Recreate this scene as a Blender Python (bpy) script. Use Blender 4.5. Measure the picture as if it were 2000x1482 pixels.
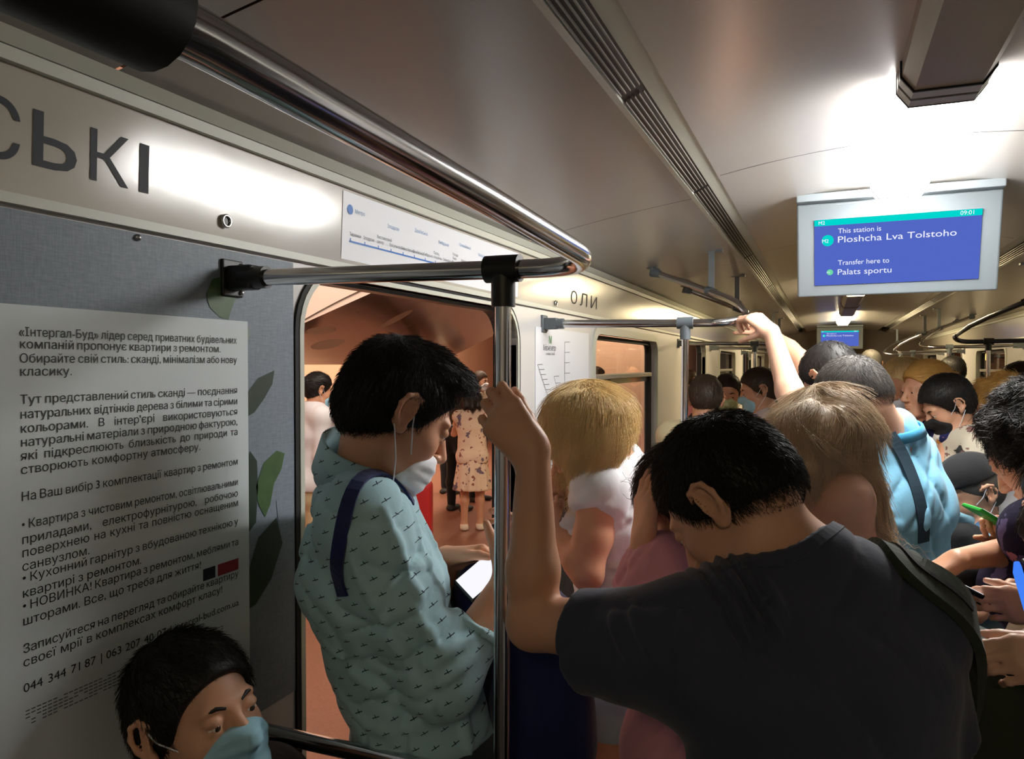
import bpy, bmesh, math, random
import numpy as np
from mathutils import Vector, Matrix
from mathutils.geometry import tessellate_polygon

for _o in list(bpy.data.objects):
    bpy.data.objects.remove(_o)
scene = bpy.context.scene
COL = scene.collection
random.seed(4)
RNG = np.random.default_rng(7)

# ------------------------------------------------------------------ camera
CAMZ = 1.65
YAW = math.atan(612 / 1500)
PITCH = math.atan(29 / 1500)
cam_data = bpy.data.cameras.new('camera')
cam_data.sensor_width = 36.0
cam_data.lens = 27.0
cam_data.clip_start = 0.02
cam_data.clip_end = 200
cam = bpy.data.objects.new('camera', cam_data)
COL.objects.link(cam)
cam.location = (0, 0, CAMZ)
cam.rotation_euler = (math.pi / 2 - PITCH, 0, YAW)
scene.camera = cam

# ------------------------------------------------------------------ world and exposure
world = bpy.data.worlds.new('tunnel_dark')
scene.world = world
world.use_nodes = True
world.node_tree.nodes['Background'].inputs['Color'].default_value = (0.55, 0.5, 0.5, 1)
world.node_tree.nodes['Background'].inputs['Strength'].default_value = 0.02
scene.view_settings.view_transform = 'Standard'
scene.view_settings.look = 'None'
scene.view_settings.exposure = 0.0
scene.view_settings.gamma = 1.0
scene.view_settings.use_curve_mapping = False

def area_light(name, loc, rot, size, size_y, power, color):
    ld = bpy.data.lights.new(name, 'AREA')
    ld.shape = 'RECTANGLE'
    ld.size = size
    ld.size_y = size_y
    ld.energy = power
    ld.color = color
    ob = bpy.data.objects.new(name, ld)
    ob.location = loc
    ob.rotation_euler = rot
    COL.objects.link(ob)
    return ob
# the station's own lamps hang over the platform beyond the doors
area_light('station_light', (-2.2, 2.6, 3.2), (0, math.radians(40), 0), 0.8, 5.0, 120, (1.0, 0.86, 0.74))
area_light('station_light', (-4.2, 9.0, 3.3), (0, math.radians(40), 0), 1.2, 9.0, 420, (1.0, 0.84, 0.68))
area_light('station_light', (-3.2, 19.0, 3.3), (0, math.radians(35), 0), 1.2, 10.0, 300, (1.0, 0.84, 0.68))

area_light('tunnel_wall_fill', (2.3, 11.0, 3.0), (0, math.radians(-30), 0), 0.6, 5.0, 45, (1.0, 0.74, 0.5))  # added fill light that brightens the brown wall outside the right-hand windows

# ------------------------------------------------------------------ helpers: places
CR = Vector((math.cos(YAW), math.sin(YAW), 0))          # rightwards
CF0 = Vector((-math.sin(YAW), math.cos(YAW), 0))        # forwards, level
CF = CF0 * math.cos(PITCH) + Vector((0, 0, -math.sin(PITCH)))
CU = CF0 * math.sin(PITCH) + Vector((0, 0, math.cos(PITCH)))
UP = Vector((0, 0, 1))
CAMP = Vector((0, 0, CAMZ))

def W(px, py, d):
    """world point at a depth along the view axis"""
    return CAMP + CR * (d * (px - 1000) / 1500) + CU * (d * (741 - py) / 1500) + CF * d
def ray(px, py):
    return (CR * ((px - 1000) / 1500) + CU * ((741 - py) / 1500) + CF)
def on_z(px, py, z):
    r = ray(px, py)
    return CAMP + r * ((z - CAMZ) / r.z)
def on_x(px, py, x):
    r = ray(px, py)
    return CAMP + r * (x / r.x)
def on_y(px, py, y):
    r = ray(px, py)
    return CAMP + r * (y / r.y)

def lin(c):
    return c / 12.92 if c <= 0.04045 else ((c + 0.055) / 1.055) ** 2.4
def srgb(r, g, b):
    return (lin(r / 255), lin(g / 255), lin(b / 255), 1)

# ------------------------------------------------------------------ helpers: tags
def tag(o, label=None, cat=None, group=None, kind=None):
    if label: o['label'] = label
    if cat: o['category'] = cat
    if group: o['group'] = group
    if kind: o['kind'] = kind
    return o
def thing(name, label, cat, loc=(0, 0, 0), group=None):
    o = bpy.data.objects.new(name, None)
    o.empty_display_size = 0.05
    o.location = loc
    COL.objects.link(o)
    return tag(o, label, cat, group)
def link_mesh(name, me, m, parent=None):
    o = bpy.data.objects.new(name, me)
    COL.objects.link(o)
    if m is not None:
        for mm in (m if isinstance(m, (list, tuple)) else [m]):
            me.materials.append(mm)
    if parent is not None:
        o.parent = parent
        w = Vector((0, 0, 0))
        p = parent
        while p is not None:
            w += p.location
            p = p.parent
        o.location = -w
    return o

# ------------------------------------------------------------------ helpers: materials
def mat(name, col, rough=0.5, metal=0.0, spec=0.5, var=0.0, vscale=8.0, bump=0.0, bscale=60.0,
        bstretch=(1, 1, 1), coat=0.0, emit=None, estr=0.0, sheen=0.0, sss=0.0, rot=(0, 0, 0)):
    m = bpy.data.materials.new(name)
    m.use_nodes = True
    nt = m.node_tree
    b = nt.nodes['Principled BSDF']
    if len(col) == 3:
        col = (*col, 1)
    b.inputs['Base Color'].default_value = col
    b.inputs['Roughness'].default_value = rough
    b.inputs['Metallic'].default_value = metal
    b.inputs['Specular IOR Level'].default_value = spec
    b.inputs['Coat Weight'].default_value = coat
    b.inputs['Coat Roughness'].default_value = 0.08
    b.inputs['Sheen Weight'].default_value = sheen
    if sss:
        b.inputs['Subsurface Weight'].default_value = sss
        b.inputs['Subsurface Radius'].default_value = (0.012, 0.005, 0.003)
        b.inputs['Subsurface Scale'].default_value = 1.0
    if emit is not None:
        b.inputs['Emission Color'].default_value = emit if len(emit) == 4 else (*emit, 1)
        b.inputs['Emission Strength'].default_value = estr
    if var or bump:
        tc = nt.nodes.new('ShaderNodeTexCoord')
        mp = nt.nodes.new('ShaderNodeMapping')
        mp.inputs['Scale'].default_value = bstretch
        mp.inputs['Rotation'].default_value = rot
        nt.links.new(tc.outputs['Object'], mp.inputs['Vector'])
    if var:
        n = nt.nodes.new('ShaderNodeTexNoise')
        n.inputs['Scale'].default_value = vscale
        n.inputs['Detail'].default_value = 5
        nt.links.new(mp.outputs['Vector'], n.inputs['Vector'])
        mx = nt.nodes.new('ShaderNodeMix')
        mx.data_type = 'RGBA'
        mx.inputs['A'].default_value = tuple(max(0, c * (1 - var)) for c in col[:3]) + (1,)
        mx.inputs['B'].default_value = tuple(min(1, c * (1 + var)) for c in col[:3]) + (1,)
        nt.links.new(n.outputs['Fac'], mx.inputs['Factor'])
        nt.links.new(mx.outputs['Result'], b.inputs['Base Color'])
    if bump:
        n2 = nt.nodes.new('ShaderNodeTexNoise')
        n2.inputs['Scale'].default_value = bscale
        n2.inputs['Detail'].default_value = 4
        nt.links.new(mp.outputs['Vector'], n2.inputs['Vector'])
        bp = nt.nodes.new('ShaderNodeBump')
        bp.inputs['Strength'].default_value = min(1.0, bump)
        bp.inputs['Distance'].default_value = 0.01
        nt.links.new(n2.outputs['Fac'], bp.inputs['Height'])
        nt.links.new(bp.outputs['Normal'], b.inputs['Normal'])
    return m

def emission(name, col, strength):
    m = bpy.data.materials.new(name)
    m.use_nodes = True
    nt = m.node_tree
    nt.nodes.clear()
    e = nt.nodes.new('ShaderNodeEmission')
    e.inputs['Color'].default_value = col if len(col) == 4 else (*col, 1)
    e.inputs['Strength'].default_value = strength
    o = nt.nodes.new('ShaderNodeOutputMaterial')
    nt.links.new(e.outputs[0], o.inputs[0])
    return m

def glass(name, tint=(1, 1, 1), refl=0.12):
    m = bpy.data.materials.new(name)
    m.use_nodes = True
    nt = m.node_tree
    nt.nodes.clear()
    t = nt.nodes.new('ShaderNodeBsdfTransparent')
    t.inputs['Color'].default_value = (*tint, 1)
    g = nt.nodes.new('ShaderNodeBsdfGlossy')
    g.inputs['Roughness'].default_value = 0.03
    f = nt.nodes.new('ShaderNodeFresnel')
    f.inputs['IOR'].default_value = 1.5
    ad = nt.nodes.new('ShaderNodeMath')
    ad.operation = 'ADD'
    ad.inputs[1].default_value = refl
    ad.use_clamp = True
    nt.links.new(f.outputs[0], ad.inputs[0])
    ge = nt.nodes.new('ShaderNodeNewGeometry')
    inv = nt.nodes.new('ShaderNodeMath')
    inv.operation = 'SUBTRACT'
    inv.inputs[0].default_value = 1.0
    nt.links.new(ge.outputs['Backfacing'], inv.inputs[1])
    mu = nt.nodes.new('ShaderNodeMath')
    mu.operation = 'MULTIPLY'
    nt.links.new(ad.outputs[0], mu.inputs[0])
    nt.links.new(inv.outputs[0], mu.inputs[1])
    mx = nt.nodes.new('ShaderNodeMixShader')
    nt.links.new(mu.outputs[0], mx.inputs[0])
    nt.links.new(t.outputs[0], mx.inputs[1])
    nt.links.new(g.outputs[0], mx.inputs[2])
    o = nt.nodes.new('ShaderNodeOutputMaterial')
    nt.links.new(mx.outputs[0], o.inputs[0])
    return m

# ------------------------------------------------------------------ helpers: hard-surface meshes
class MB:
    """collects shapes and links them as one mesh object"""
    def __init__(self):
        self.bm = bmesh.new()
        self.mi = 0
    def _add(self, vs, fs, smooth=False):
        bv = [self.bm.verts.new(v) for v in vs]
        for f in fs:
            try:
                fc = self.bm.faces.new([bv[i] for i in f])
                fc.smooth = smooth
                fc.material_index = self.mi
            except ValueError:
                pass
        return self
    def box(self, lo, hi, bev=0.0):
        lo = Vector(lo); hi = Vector(hi)
        if bev > 0:
            t = bmesh.new()
            bmesh.ops.create_cube(t, size=1)
            for v in t.verts:
                v.co = Vector([(lo[i] + hi[i]) / 2 + v.co[i] * (hi[i] - lo[i]) for i in range(3)])
            bmesh.ops.bevel(t, geom=t.edges[:], offset=bev, segments=2, affect='EDGES', profile=0.5)
            t.verts.index_update()
            return self._add([v.co.copy() for v in t.verts], [[v.index for v in f.verts] for f in t.faces])
        vs = [(x, y, z) for z in (lo.z, hi.z) for y in (lo.y, hi.y) for x in (lo.x, hi.x)]
        return self._add(vs, [(0, 2, 3, 1), (4, 5, 7, 6), (0, 1, 5, 4), (2, 6, 7, 3), (0, 4, 6, 2), (1, 3, 7, 5)])
    def obox(self, c, ax, ay, az, sx, sy, sz, bev=0.0):
        t = bmesh.new()
        bmesh.ops.create_cube(t, size=1)
        for v in t.verts:
            v.co = Vector((v.co.x * sx, v.co.y * sy, v.co.z * sz))
        if bev > 0:
            bmesh.ops.bevel(t, geom=t.edges[:], offset=bev, segments=3, affect='EDGES', profile=0.5)
        t.verts.index_update()
        c = Vector(c)
        return self._add([c + ax * v.co.x + ay * v.co.y + az * v.co.z for v in t.verts],
                         [[v.index for v in f.verts] for f in t.faces])
    def tube(self, pts, r, n=20, caps=True):
        pts = [Vector(p) for p in pts]
        rr = r if isinstance(r, (list, tuple)) else [r] * len(pts)
        t0 = (pts[1] - pts[0]).normalized()
        a = UP if abs(t0.z) < 0.9 else Vector((1, 0, 0))
        nrm = (a - t0 * a.dot(t0)).normalized()
        vs, fs = [], []
        for i, p in enumerate(pts):
            if i == 0: t = pts[1] - pts[0]
            elif i == len(pts) - 1: t = pts[-1] - pts[-2]
            else: t = (pts[i + 1] - pts[i]).normalized() + (pts[i] - pts[i - 1]).normalized()
            t.normalize()
            nrm = (nrm - t * nrm.dot(t)).normalized()
            b = t.cross(nrm)
            for k in range(n):
                an = 2 * math.pi * k / n
                vs.append(p + nrm * (math.cos(an) * rr[i]) + b * (math.sin(an) * rr[i]))
        for i in range(len(pts) - 1):
            for k in range(n):
                k2 = (k + 1) % n
                fs.append((i * n + k, i * n + k2, (i + 1) * n + k2, (i + 1) * n + k))
        self._add(vs, fs, True)
        if caps:
            self._add(vs[:n], [list(range(n))[::-1]])
            self._add(vs[-n:], [list(range(n))])
        return self
    def prism(self, poly, a, b):
        """poly: list of points (start face); extruded by vector b-a"""
        d = Vector(b) - Vector(a)
        n = len(poly)
        vs = [Vector(p) for p in poly] + [Vector(p) + d for p in poly]
        fs = [list(range(n))[::-1], list(range(n, 2 * n))] + [(i, (i + 1) % n, n + (i + 1) % n, n + i) for i in range(n)]
        return self._add(vs, fs)
    def quad(self, *vs):
        return self._add(list(vs), [list(range(len(vs)))])
    def sphere(self, c, r, seg=12):
        t = bmesh.new()
        bmesh.ops.create_uvsphere(t, u_segments=seg, v_segments=seg // 2 + 1, radius=1)
        t.verts.index_update()
        c = Vector(c)
        rv = Vector(r) if hasattr(r, '__len__') else Vector((r, r, r))
        return self._add([c + Vector((v.co.x * rv.x, v.co.y * rv.y, v.co.z * rv.z)) for v in t.verts],
                         [[v.index for v in f.verts] for f in t.faces], True)
    def build(self, name, m, parent=None, fix=True):
        if fix:
            bmesh.ops.recalc_face_normals(self.bm, faces=self.bm.faces[:])
        me = bpy.data.meshes.new(name)
        self.bm.to_mesh(me)
        self.bm.free()
        return link_mesh(name, me, m, parent)

def struct(name, mb, m):
    o = mb.build(name, m)
    o['kind'] = 'structure'
    return o

def rrect(y0, y1, z0, z1, r, n=8, corners=(1, 1, 1, 1)):
    """rounded rectangle outline in (y,z), counter-clockwise from lower left"""
    pts = []
    for (cy, cz, a0, on) in ((y0 + r, z0 + r, 180, corners[0]), (y1 - r, z0 + r, 270, corners[1]),
                             (y1 - r, z1 - r, 0, corners[2]), (y0 + r, z1 - r, 90, corners[3])):
        if on:
            for k in range(n + 1):
                a = math.radians(a0 + 90 * k / n)
                pts.append((cy + r * math.cos(a), cz + r * math.sin(a)))
        else:
            pts.append((cy + r * (1 if a0 in (270, 0) else -1), cz + r * (1 if a0 in (0, 90) else -1)))
    return pts

def holed_wall(mb, x0, x1, outer, holes):
    """slab between planes x0 and x1 with openings (outlines in y,z)"""
    loops = [outer] + holes
    flat = [p for l in loops for p in l]
    tris = tessellate_polygon([[Vector((p[0], p[1], 0)) for p in l] for l in loops])
    for x in (x0, x1):
        mb._add([(x, p[0], p[1]) for p in flat], [list(t) for t in tris])
    for l in loops:
        n = len(l)
        vs = [(x0, p[0], p[1]) for p in l] + [(x1, p[0], p[1]) for p in l]
        mb._add(vs, [(i, (i + 1) % n, n + (i + 1) % n, n + i) for i in range(n)])

def ring(mb, x0, x1, a, b):
    """frame between two outlines of equal length, from plane x0 to x1"""
    n = len(a)
    vs = [(x0, *p) for p in a] + [(x0, *p) for p in b] + [(x1, *p) for p in a] + [(x1, *p) for p in b]
    fs = []
    for i in range(n):
        j = (i + 1) % n
        fs += [(i, j, n + j, n + i), (2 * n + i, 3 * n + i, 3 * n + j, 2 * n + j), (i, 2 * n + i, 2 * n + j, j), (n + i, n + j, 3 * n + j, 3 * n + i)]
    mb._add(vs, fs)

def text_mesh(s, size, bold=0.0, align='LEFT'):
    """vertices (x,y) and faces of a line of lettering; every contour is filled by itself"""
    cu = bpy.data.curves.new('lettering', 'FONT')
    cu.body = s
    cu.size = size
    cu.offset = bold
    cu.align_x = align
    cu.resolution_u = 3
    cu.fill_mode = 'NONE'
    ob = bpy.data.objects.new('lettering', cu)
    COL.objects.link(ob)
    dg = bpy.context.evaluated_depsgraph_get()
    dg.update()
    me = bpy.data.meshes.new_from_object(ob.evaluated_get(dg))
    pts = [v.co.copy() for v in me.vertices]
    nb = {}
    for e in me.edges:
        a, b = e.vertices
        nb.setdefault(a, []).append(b)
        nb.setdefault(b, []).append(a)
    bpy.data.objects.remove(ob)
    bpy.data.meshes.remove(me)
    bpy.data.curves.remove(cu)
    loops, seen = [], set()
    for a in sorted(nb):
        if a in seen: continue
        lp, prev, cur = [], None, a
        while cur is not None and cur not in seen:
            seen.add(cur)
            lp.append(cur)
            nx = [k for k in nb[cur] if k != prev and k not in seen]
            prev, cur = cur, (min(nx) if nx and len(lp) == 1 else (nx[0] if nx else None))
        if len(lp) > 2: loops.append(lp)
    if not loops:
        return [], []
    def area(lp):
        return abs(sum(pts[lp[i - 1]].x * pts[lp[i]].y - pts[lp[i]].x * pts[lp[i - 1]].y for i in range(len(lp))) / 2)
    def inside(p, lp):
        c = False
        for i in range(len(lp)):
            a, b = pts[lp[i - 1]], pts[lp[i]]
            if (a.y > p.y) != (b.y > p.y) and p.x < (b.x - a.x) * (p.y - a.y) / (b.y - a.y) + a.x:
                c = not c
        return c
    ar = [area(l) for l in loops]
    bx = [(min(pts[k].x for k in l), max(pts[k].x for k in l)) for l in loops]
    own = []
    for i, l in enumerate(loops):
        own.append([o for o in range(len(loops)) if o != i and ar[o] > ar[i] and bx[o][0] <= bx[i][0] and bx[o][1] >= bx[i][1]
                    and all(inside(pts[k], loops[o]) for k in l[::max(1, len(l) // 8)])])
    outer = [i for i in range(len(loops)) if len(own[i]) % 2 == 0]
    holes = {i: [] for i in outer}
    for i in range(len(loops)):
        if len(own[i]) % 2:
            o = min(own[i], key=lambda q: ar[q])
            holes.setdefault(o, []).append(i)
    vs, fs = [], []
    for o in outer:
        ll = [loops[o]] + [loops[h] for h in holes[o]]
        base = len(vs)
        vs += [pts[k] for l in ll for k in l]
        fs += [[base + k for k in t] for t in tessellate_polygon([[pts[k] for k in l] for l in ll])]
    return vs, fs

def put_text(mb, s, size, org, ax, ay, bold=0.0, width=None, align='LEFT'):
    vs, fs = text_mesh(s, size, bold, align)
    if not vs:
        return 0
    k = 1.0
    w = max(v.x for v in vs) - min(v.x for v in vs)
    if width:
        k = width / w
    mb._add([org + ax * (v.x * k) + ay * v.y for v in vs], fs)
    return w * k
# ------------------------------------------------------------------ materials of the car
M = {}
M['ceil'] = mat('ceiling_laminate', srgb(190, 186, 181), rough=0.24, spec=0.8, var=0.05, vscale=1.5, bump=0.06, bscale=5, bstretch=(1, .35, 1))
M['header'] = mat('header_film', srgb(186, 180, 168), rough=0.16, spec=0.6, bump=0.03, bscale=14)
M['trim'] = mat('cream_trim', srgb(200, 202, 190), rough=0.4)
M['wall'] = mat('wall_laminate', srgb(205, 202, 200), rough=0.35, var=0.03)
M['black'] = mat('black_plastic', srgb(22, 22, 24), rough=0.45)
M['rubber'] = mat('black_rubber', srgb(14, 15, 17), rough=0.7)
M['chrome'] = mat('polished_steel', (0.62, 0.62, 0.64), rough=0.16, metal=1.0)
M['darkmetal'] = mat('dark_metal', (.05, .055, .07), rough=.3, metal=.8)
M['steel'] = mat('brushed_steel', (0.5, 0.5, 0.5), rough=0.35, metal=1.0)
M['greyplastic'] = mat('grey_plastic', srgb(128, 136, 141), rough=0.5)
M['greyjoint'] = mat('grey_joint', srgb(96, 104, 110), rough=0.45)
M['floor'] = mat('rubber_floor', srgb(74, 66, 60), rough=0.6, var=0.2, vscale=30)
M['grille'] = mat('grille_black', srgb(12, 12, 12), rough=0.5)
M['slat'] = mat('grille_slat', srgb(120, 116, 108), rough=0.35, metal=0.6)
M['fixture'] = mat('lamp_housing', srgb(150, 148, 140), rough=0.35, metal=0.1)
M['cover'] = mat('unlit_diffuser', srgb(122, 110, 92), rough=0.3, spec=0.6, bump=0.05, bscale=30, bstretch=(8, .3, 1))
M['lit'] = emission('lit_diffuser', (1.0, 0.98, 0.94), 60.0)
M['litd'] = emission('fill_diffuser_dim', (1.0, 0.96, 0.92), 5.0)  # weak glow of the fill lamp added behind the camera
M['lity'] = emission('lit_diffuser_warm', (1.0, 0.80, 0.46), 62.0)
M['paper'] = mat('white_print', srgb(214, 222, 226), rough=0.5, spec=0.3)
M['paper2'] = mat('white_map_print', srgb(228, 230, 236), rough=0.4)
M['ink'] = mat('black_ink', srgb(24, 30, 40), rough=0.6)
M['ink2'] = mat('grey_ink', srgb(90, 96, 110), rough=0.6)
M['inkblue'] = mat('blue_ink', srgb(40, 110, 190), rough=0.5)
M['inkpale'] = mat('pale_blue_ink', srgb(130, 165, 205), rough=0.5)
M['inkgreen'] = mat('green_ink', srgb(50, 150, 70), rough=0.5)
M['inkred'] = mat('red_ink', srgb(150, 40, 50), rough=0.5)
M['leaf'] = mat('leaf_print', srgb(62, 92, 50), rough=0.5, var=0.35, vscale=40)
M['leaf2'] = mat('pale_leaf_print', srgb(128, 142, 130), rough=0.5, var=0.15, vscale=40)
M['leafd'] = mat('dark_leaf_print', srgb(30, 50, 36), rough=0.5, var=0.3, vscale=40)
M['seat'] = mat('seat_vinyl', srgb(52, 44, 40), rough=0.5, bump=0.1, bscale=200)
M['glass'] = glass('window_glass', (0.95, 0.94, 0.92), 0.02)
M['wood'] = mat('window_frame_grey', srgb(150, 142, 128), rough=0.45)

def weave(name, col):
    m = mat(name, col, rough=0.5, spec=0.35)
    nt = m.node_tree
    b = nt.nodes['Principled BSDF']
    tc = nt.nodes.new('ShaderNodeTexCoord')
    outs = []
    for sc in ((1, 30, 420), (1, 420, 30)):
        mp = nt.nodes.new('ShaderNodeMapping')
        mp.inputs['Scale'].default_value = sc
        nt.links.new(tc.outputs['Object'], mp.inputs['Vector'])
        n = nt.nodes.new('ShaderNodeTexNoise')
        n.inputs['Scale'].default_value = 1.6
        nt.links.new(mp.outputs['Vector'], n.inputs['Vector'])
        outs.append(n)
    a = nt.nodes.new('ShaderNodeMath'); a.operation = 'ADD'
    nt.links.new(outs[0].outputs['Fac'], a.inputs[0]); nt.links.new(outs[1].outputs['Fac'], a.inputs[1])
    r = nt.nodes.new('ShaderNodeMapRange')
    r.inputs['From Min'].default_value = 0.6; r.inputs['From Max'].default_value = 1.4
    r.inputs['To Min'].default_value = 0.75; r.inputs['To Max'].default_value = 1.2
    nt.links.new(a.outputs[0], r.inputs['Value'])
    mx = nt.nodes.new('ShaderNodeVectorMath'); mx.operation = 'SCALE'
    mx.inputs[0].default_value = col[:3]
    nt.links.new(r.outputs[0], mx.inputs['Scale'])
    nt.links.new(mx.outputs[0], b.inputs['Base Color'])
    return m
M['weave'] = weave('grey_linen_print', srgb(128, 138, 150))

# ------------------------------------------------------------------ the car body
XL, XR, XC = -1.06, 1.585, 0.2625
Y0, Y1 = -2.9, 15.2
PITCHY = 4.84
DY0, DY1, DTOP = 1.38, 2.64, 1.852
WY0, WY1, WZ0, WZ1 = 3.66, 5.2, 0.98, 1.815

struct('floor', MB().box((XL - .1, Y0, -0.06), (XR + .1, Y1, 0)), M['floor'])

# centre ceiling: a shallow arch, in panels parted by thin seams; the gap shows the dark backing
cm = MB()
seams = [Y0, 0.76, 2.55, 4.35, 6.0, 7.7, 9.4, 11.1, 12.8, Y1]
def arch(x):
    t = (x - XC) / (XC + 0.325)
    return CAMZ + 0.668 - 0.062 * t * t
for a, b in zip(seams[:-1], seams[1:]):
    n = 16
    xs = [-0.325 + (2 * XC + 0.65) * i / n for i in range(n + 1)]
    vs = [(x, a + .003, arch(x)) for x in xs] + [(x, b - .003, arch(x)) for x in xs]
    cm._add(vs, [(i, i + 1, n + 2 + i, n + 1 + i) for i in range(n)], True)
# side ceilings
sseams = [Y0, 0.89, 2.7, 4.45, 6.15, 7.85, 9.55, 11.25, 12.9, Y1]
for sgn in (1, -1):
    for a, b in zip(sseams[:-1], sseams[1:]):
        prof = []
        for i in range(11):
            t = i / 10
            x = -0.43 + (-1.045 + 0.43) * t
            z = CAMZ + 0.572 - 0.112 * t - 0.03 * t * t + 0.03 * t
            prof.append((x, z))
        if sgn < 0:
            prof = [(2 * XC - x, z) for x, z in prof]
        n = len(prof)
        cm._add([(x, a + .003, z) for x, z in prof] + [(x, b - .003, z) for x, z in prof],
                [(i, i + 1, n + i + 1, n + i) for i in range(n - 1)], True)
ceil = struct('ceiling', cm, M['ceil'])
bk = MB().box((XL - .1, Y0, CAMZ + .70), (XR + .1, Y1, CAMZ + .74))
for s in (-1, 1):
    q = [(-0.40, CAMZ + .60), (-1.1, CAMZ + .50), (-1.1, CAMZ + .72), (-0.40, CAMZ + .72)]
    if s > 0: q = [(2 * XC - x, z) for x, z in q]
    bk.prism([(x, Y0, z) for x, z in q], (0, Y0, 0), (0, Y1, 0))
struct('trim_1', bk, M['grille'])

# ventilation slots either side: recess, edge strips, long slats
for s, side in ((1, 'left'), (-1, 'right')):
    def mx(x): return x if s > 0 else 2 * XC - x
    e = MB()
    for (xa, za, xb, zb) in ((-0.325, .608, -0.365, .600), (-0.432, .572, -0.414, .570)):
        e.prism([(mx(xa), Y0, CAMZ + za), (mx(xb), Y0, CAMZ + zb), (mx(xb), Y0, CAMZ + zb + .012), (mx(xa), Y0, CAMZ + za + .012)], (0, Y0, 0), (0, 13.6 , 0))
    struct('trim_%d' % (2 if s > 0 else 3), e, M['trim'])
    v = thing('ceiling_vent', 'long black slatted ceiling vent on the %s of the ceiling lamps' % side, 'vent', (mx(-.39), 6, CAMZ + .6), 'ceiling vents')
    bx = MB().prism([(mx(-.365), Y0, CAMZ + .602), (mx(-.414), Y0, CAMZ + .577), (mx(-.414), Y0, CAMZ + .63), (mx(-.365), Y0, CAMZ + .63)], (0, Y0, 0), (0, 13.6, 0))
    bx.build('backing', M['grille'], v)
    sl = MB()
    seg = [(Y0, 1.62), (1.66, 2.6), (2.63, 4.3), (4.34, 6.0), (6.04, 8), (8.04, 10), (10.04, 13.3)]
    for k in range(5):
        f = (k + .5) / 5
        x = -0.365 - 0.049 * f; z = .600 - .025 * f
        for a, b in seg:
            sl.box((min(mx(x - .0015), mx(x + .0015)), a, CAMZ + z - .006), (max(mx(x - .0015), mx(x + .0015)), b, CAMZ + z - .002))
    sl.build('slats', M['slat'], v)

# header band above windows and doors, with cream trims
for s, wx in ((1, XL), (-1, XR)):
    def mx(x): return x if s > 0 else 2 * XC - x
    h = MB().prism([(mx(-1.06), Y0, 1.875), (mx(-1.052), Y0, 2.075), (mx(-1.12), Y0, 2.10), (mx(-1.12), Y0, 1.875)], (0, Y0, 0), (0, Y1, 0))
    struct('trim_%d' % (4 if s > 0 else 5), h, M['header'])
    t = MB()
    # the lower lip, the double cornice and its shadow gap
    t.prism([(mx(-1.06), Y0, 1.874), (mx(-1.046), Y0, 1.874), (mx(-1.046), Y0, 1.889), (mx(-1.06), Y0, 1.892)], (0, Y0, 0), (0, Y1, 0))
    t.prism([(mx(-1.056), Y0, 2.068), (mx(-1.04), Y0, 2.068), (mx(-1.036), Y0, 2.086), (mx(-1.056), Y0, 2.09)], (0, Y0, 0), (0, Y1, 0))
    t.prism([(mx(-1.052), Y0, 2.089), (mx(-1.034), Y0, 2.087), (mx(-1.018), Y0, 2.106), (mx(-1.052), Y0, 2.11)], (0, Y0, 0), (0, Y1, 0))
    struct('trim_%d' % (6 if s > 0 else 7), t, M['trim'])

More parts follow.
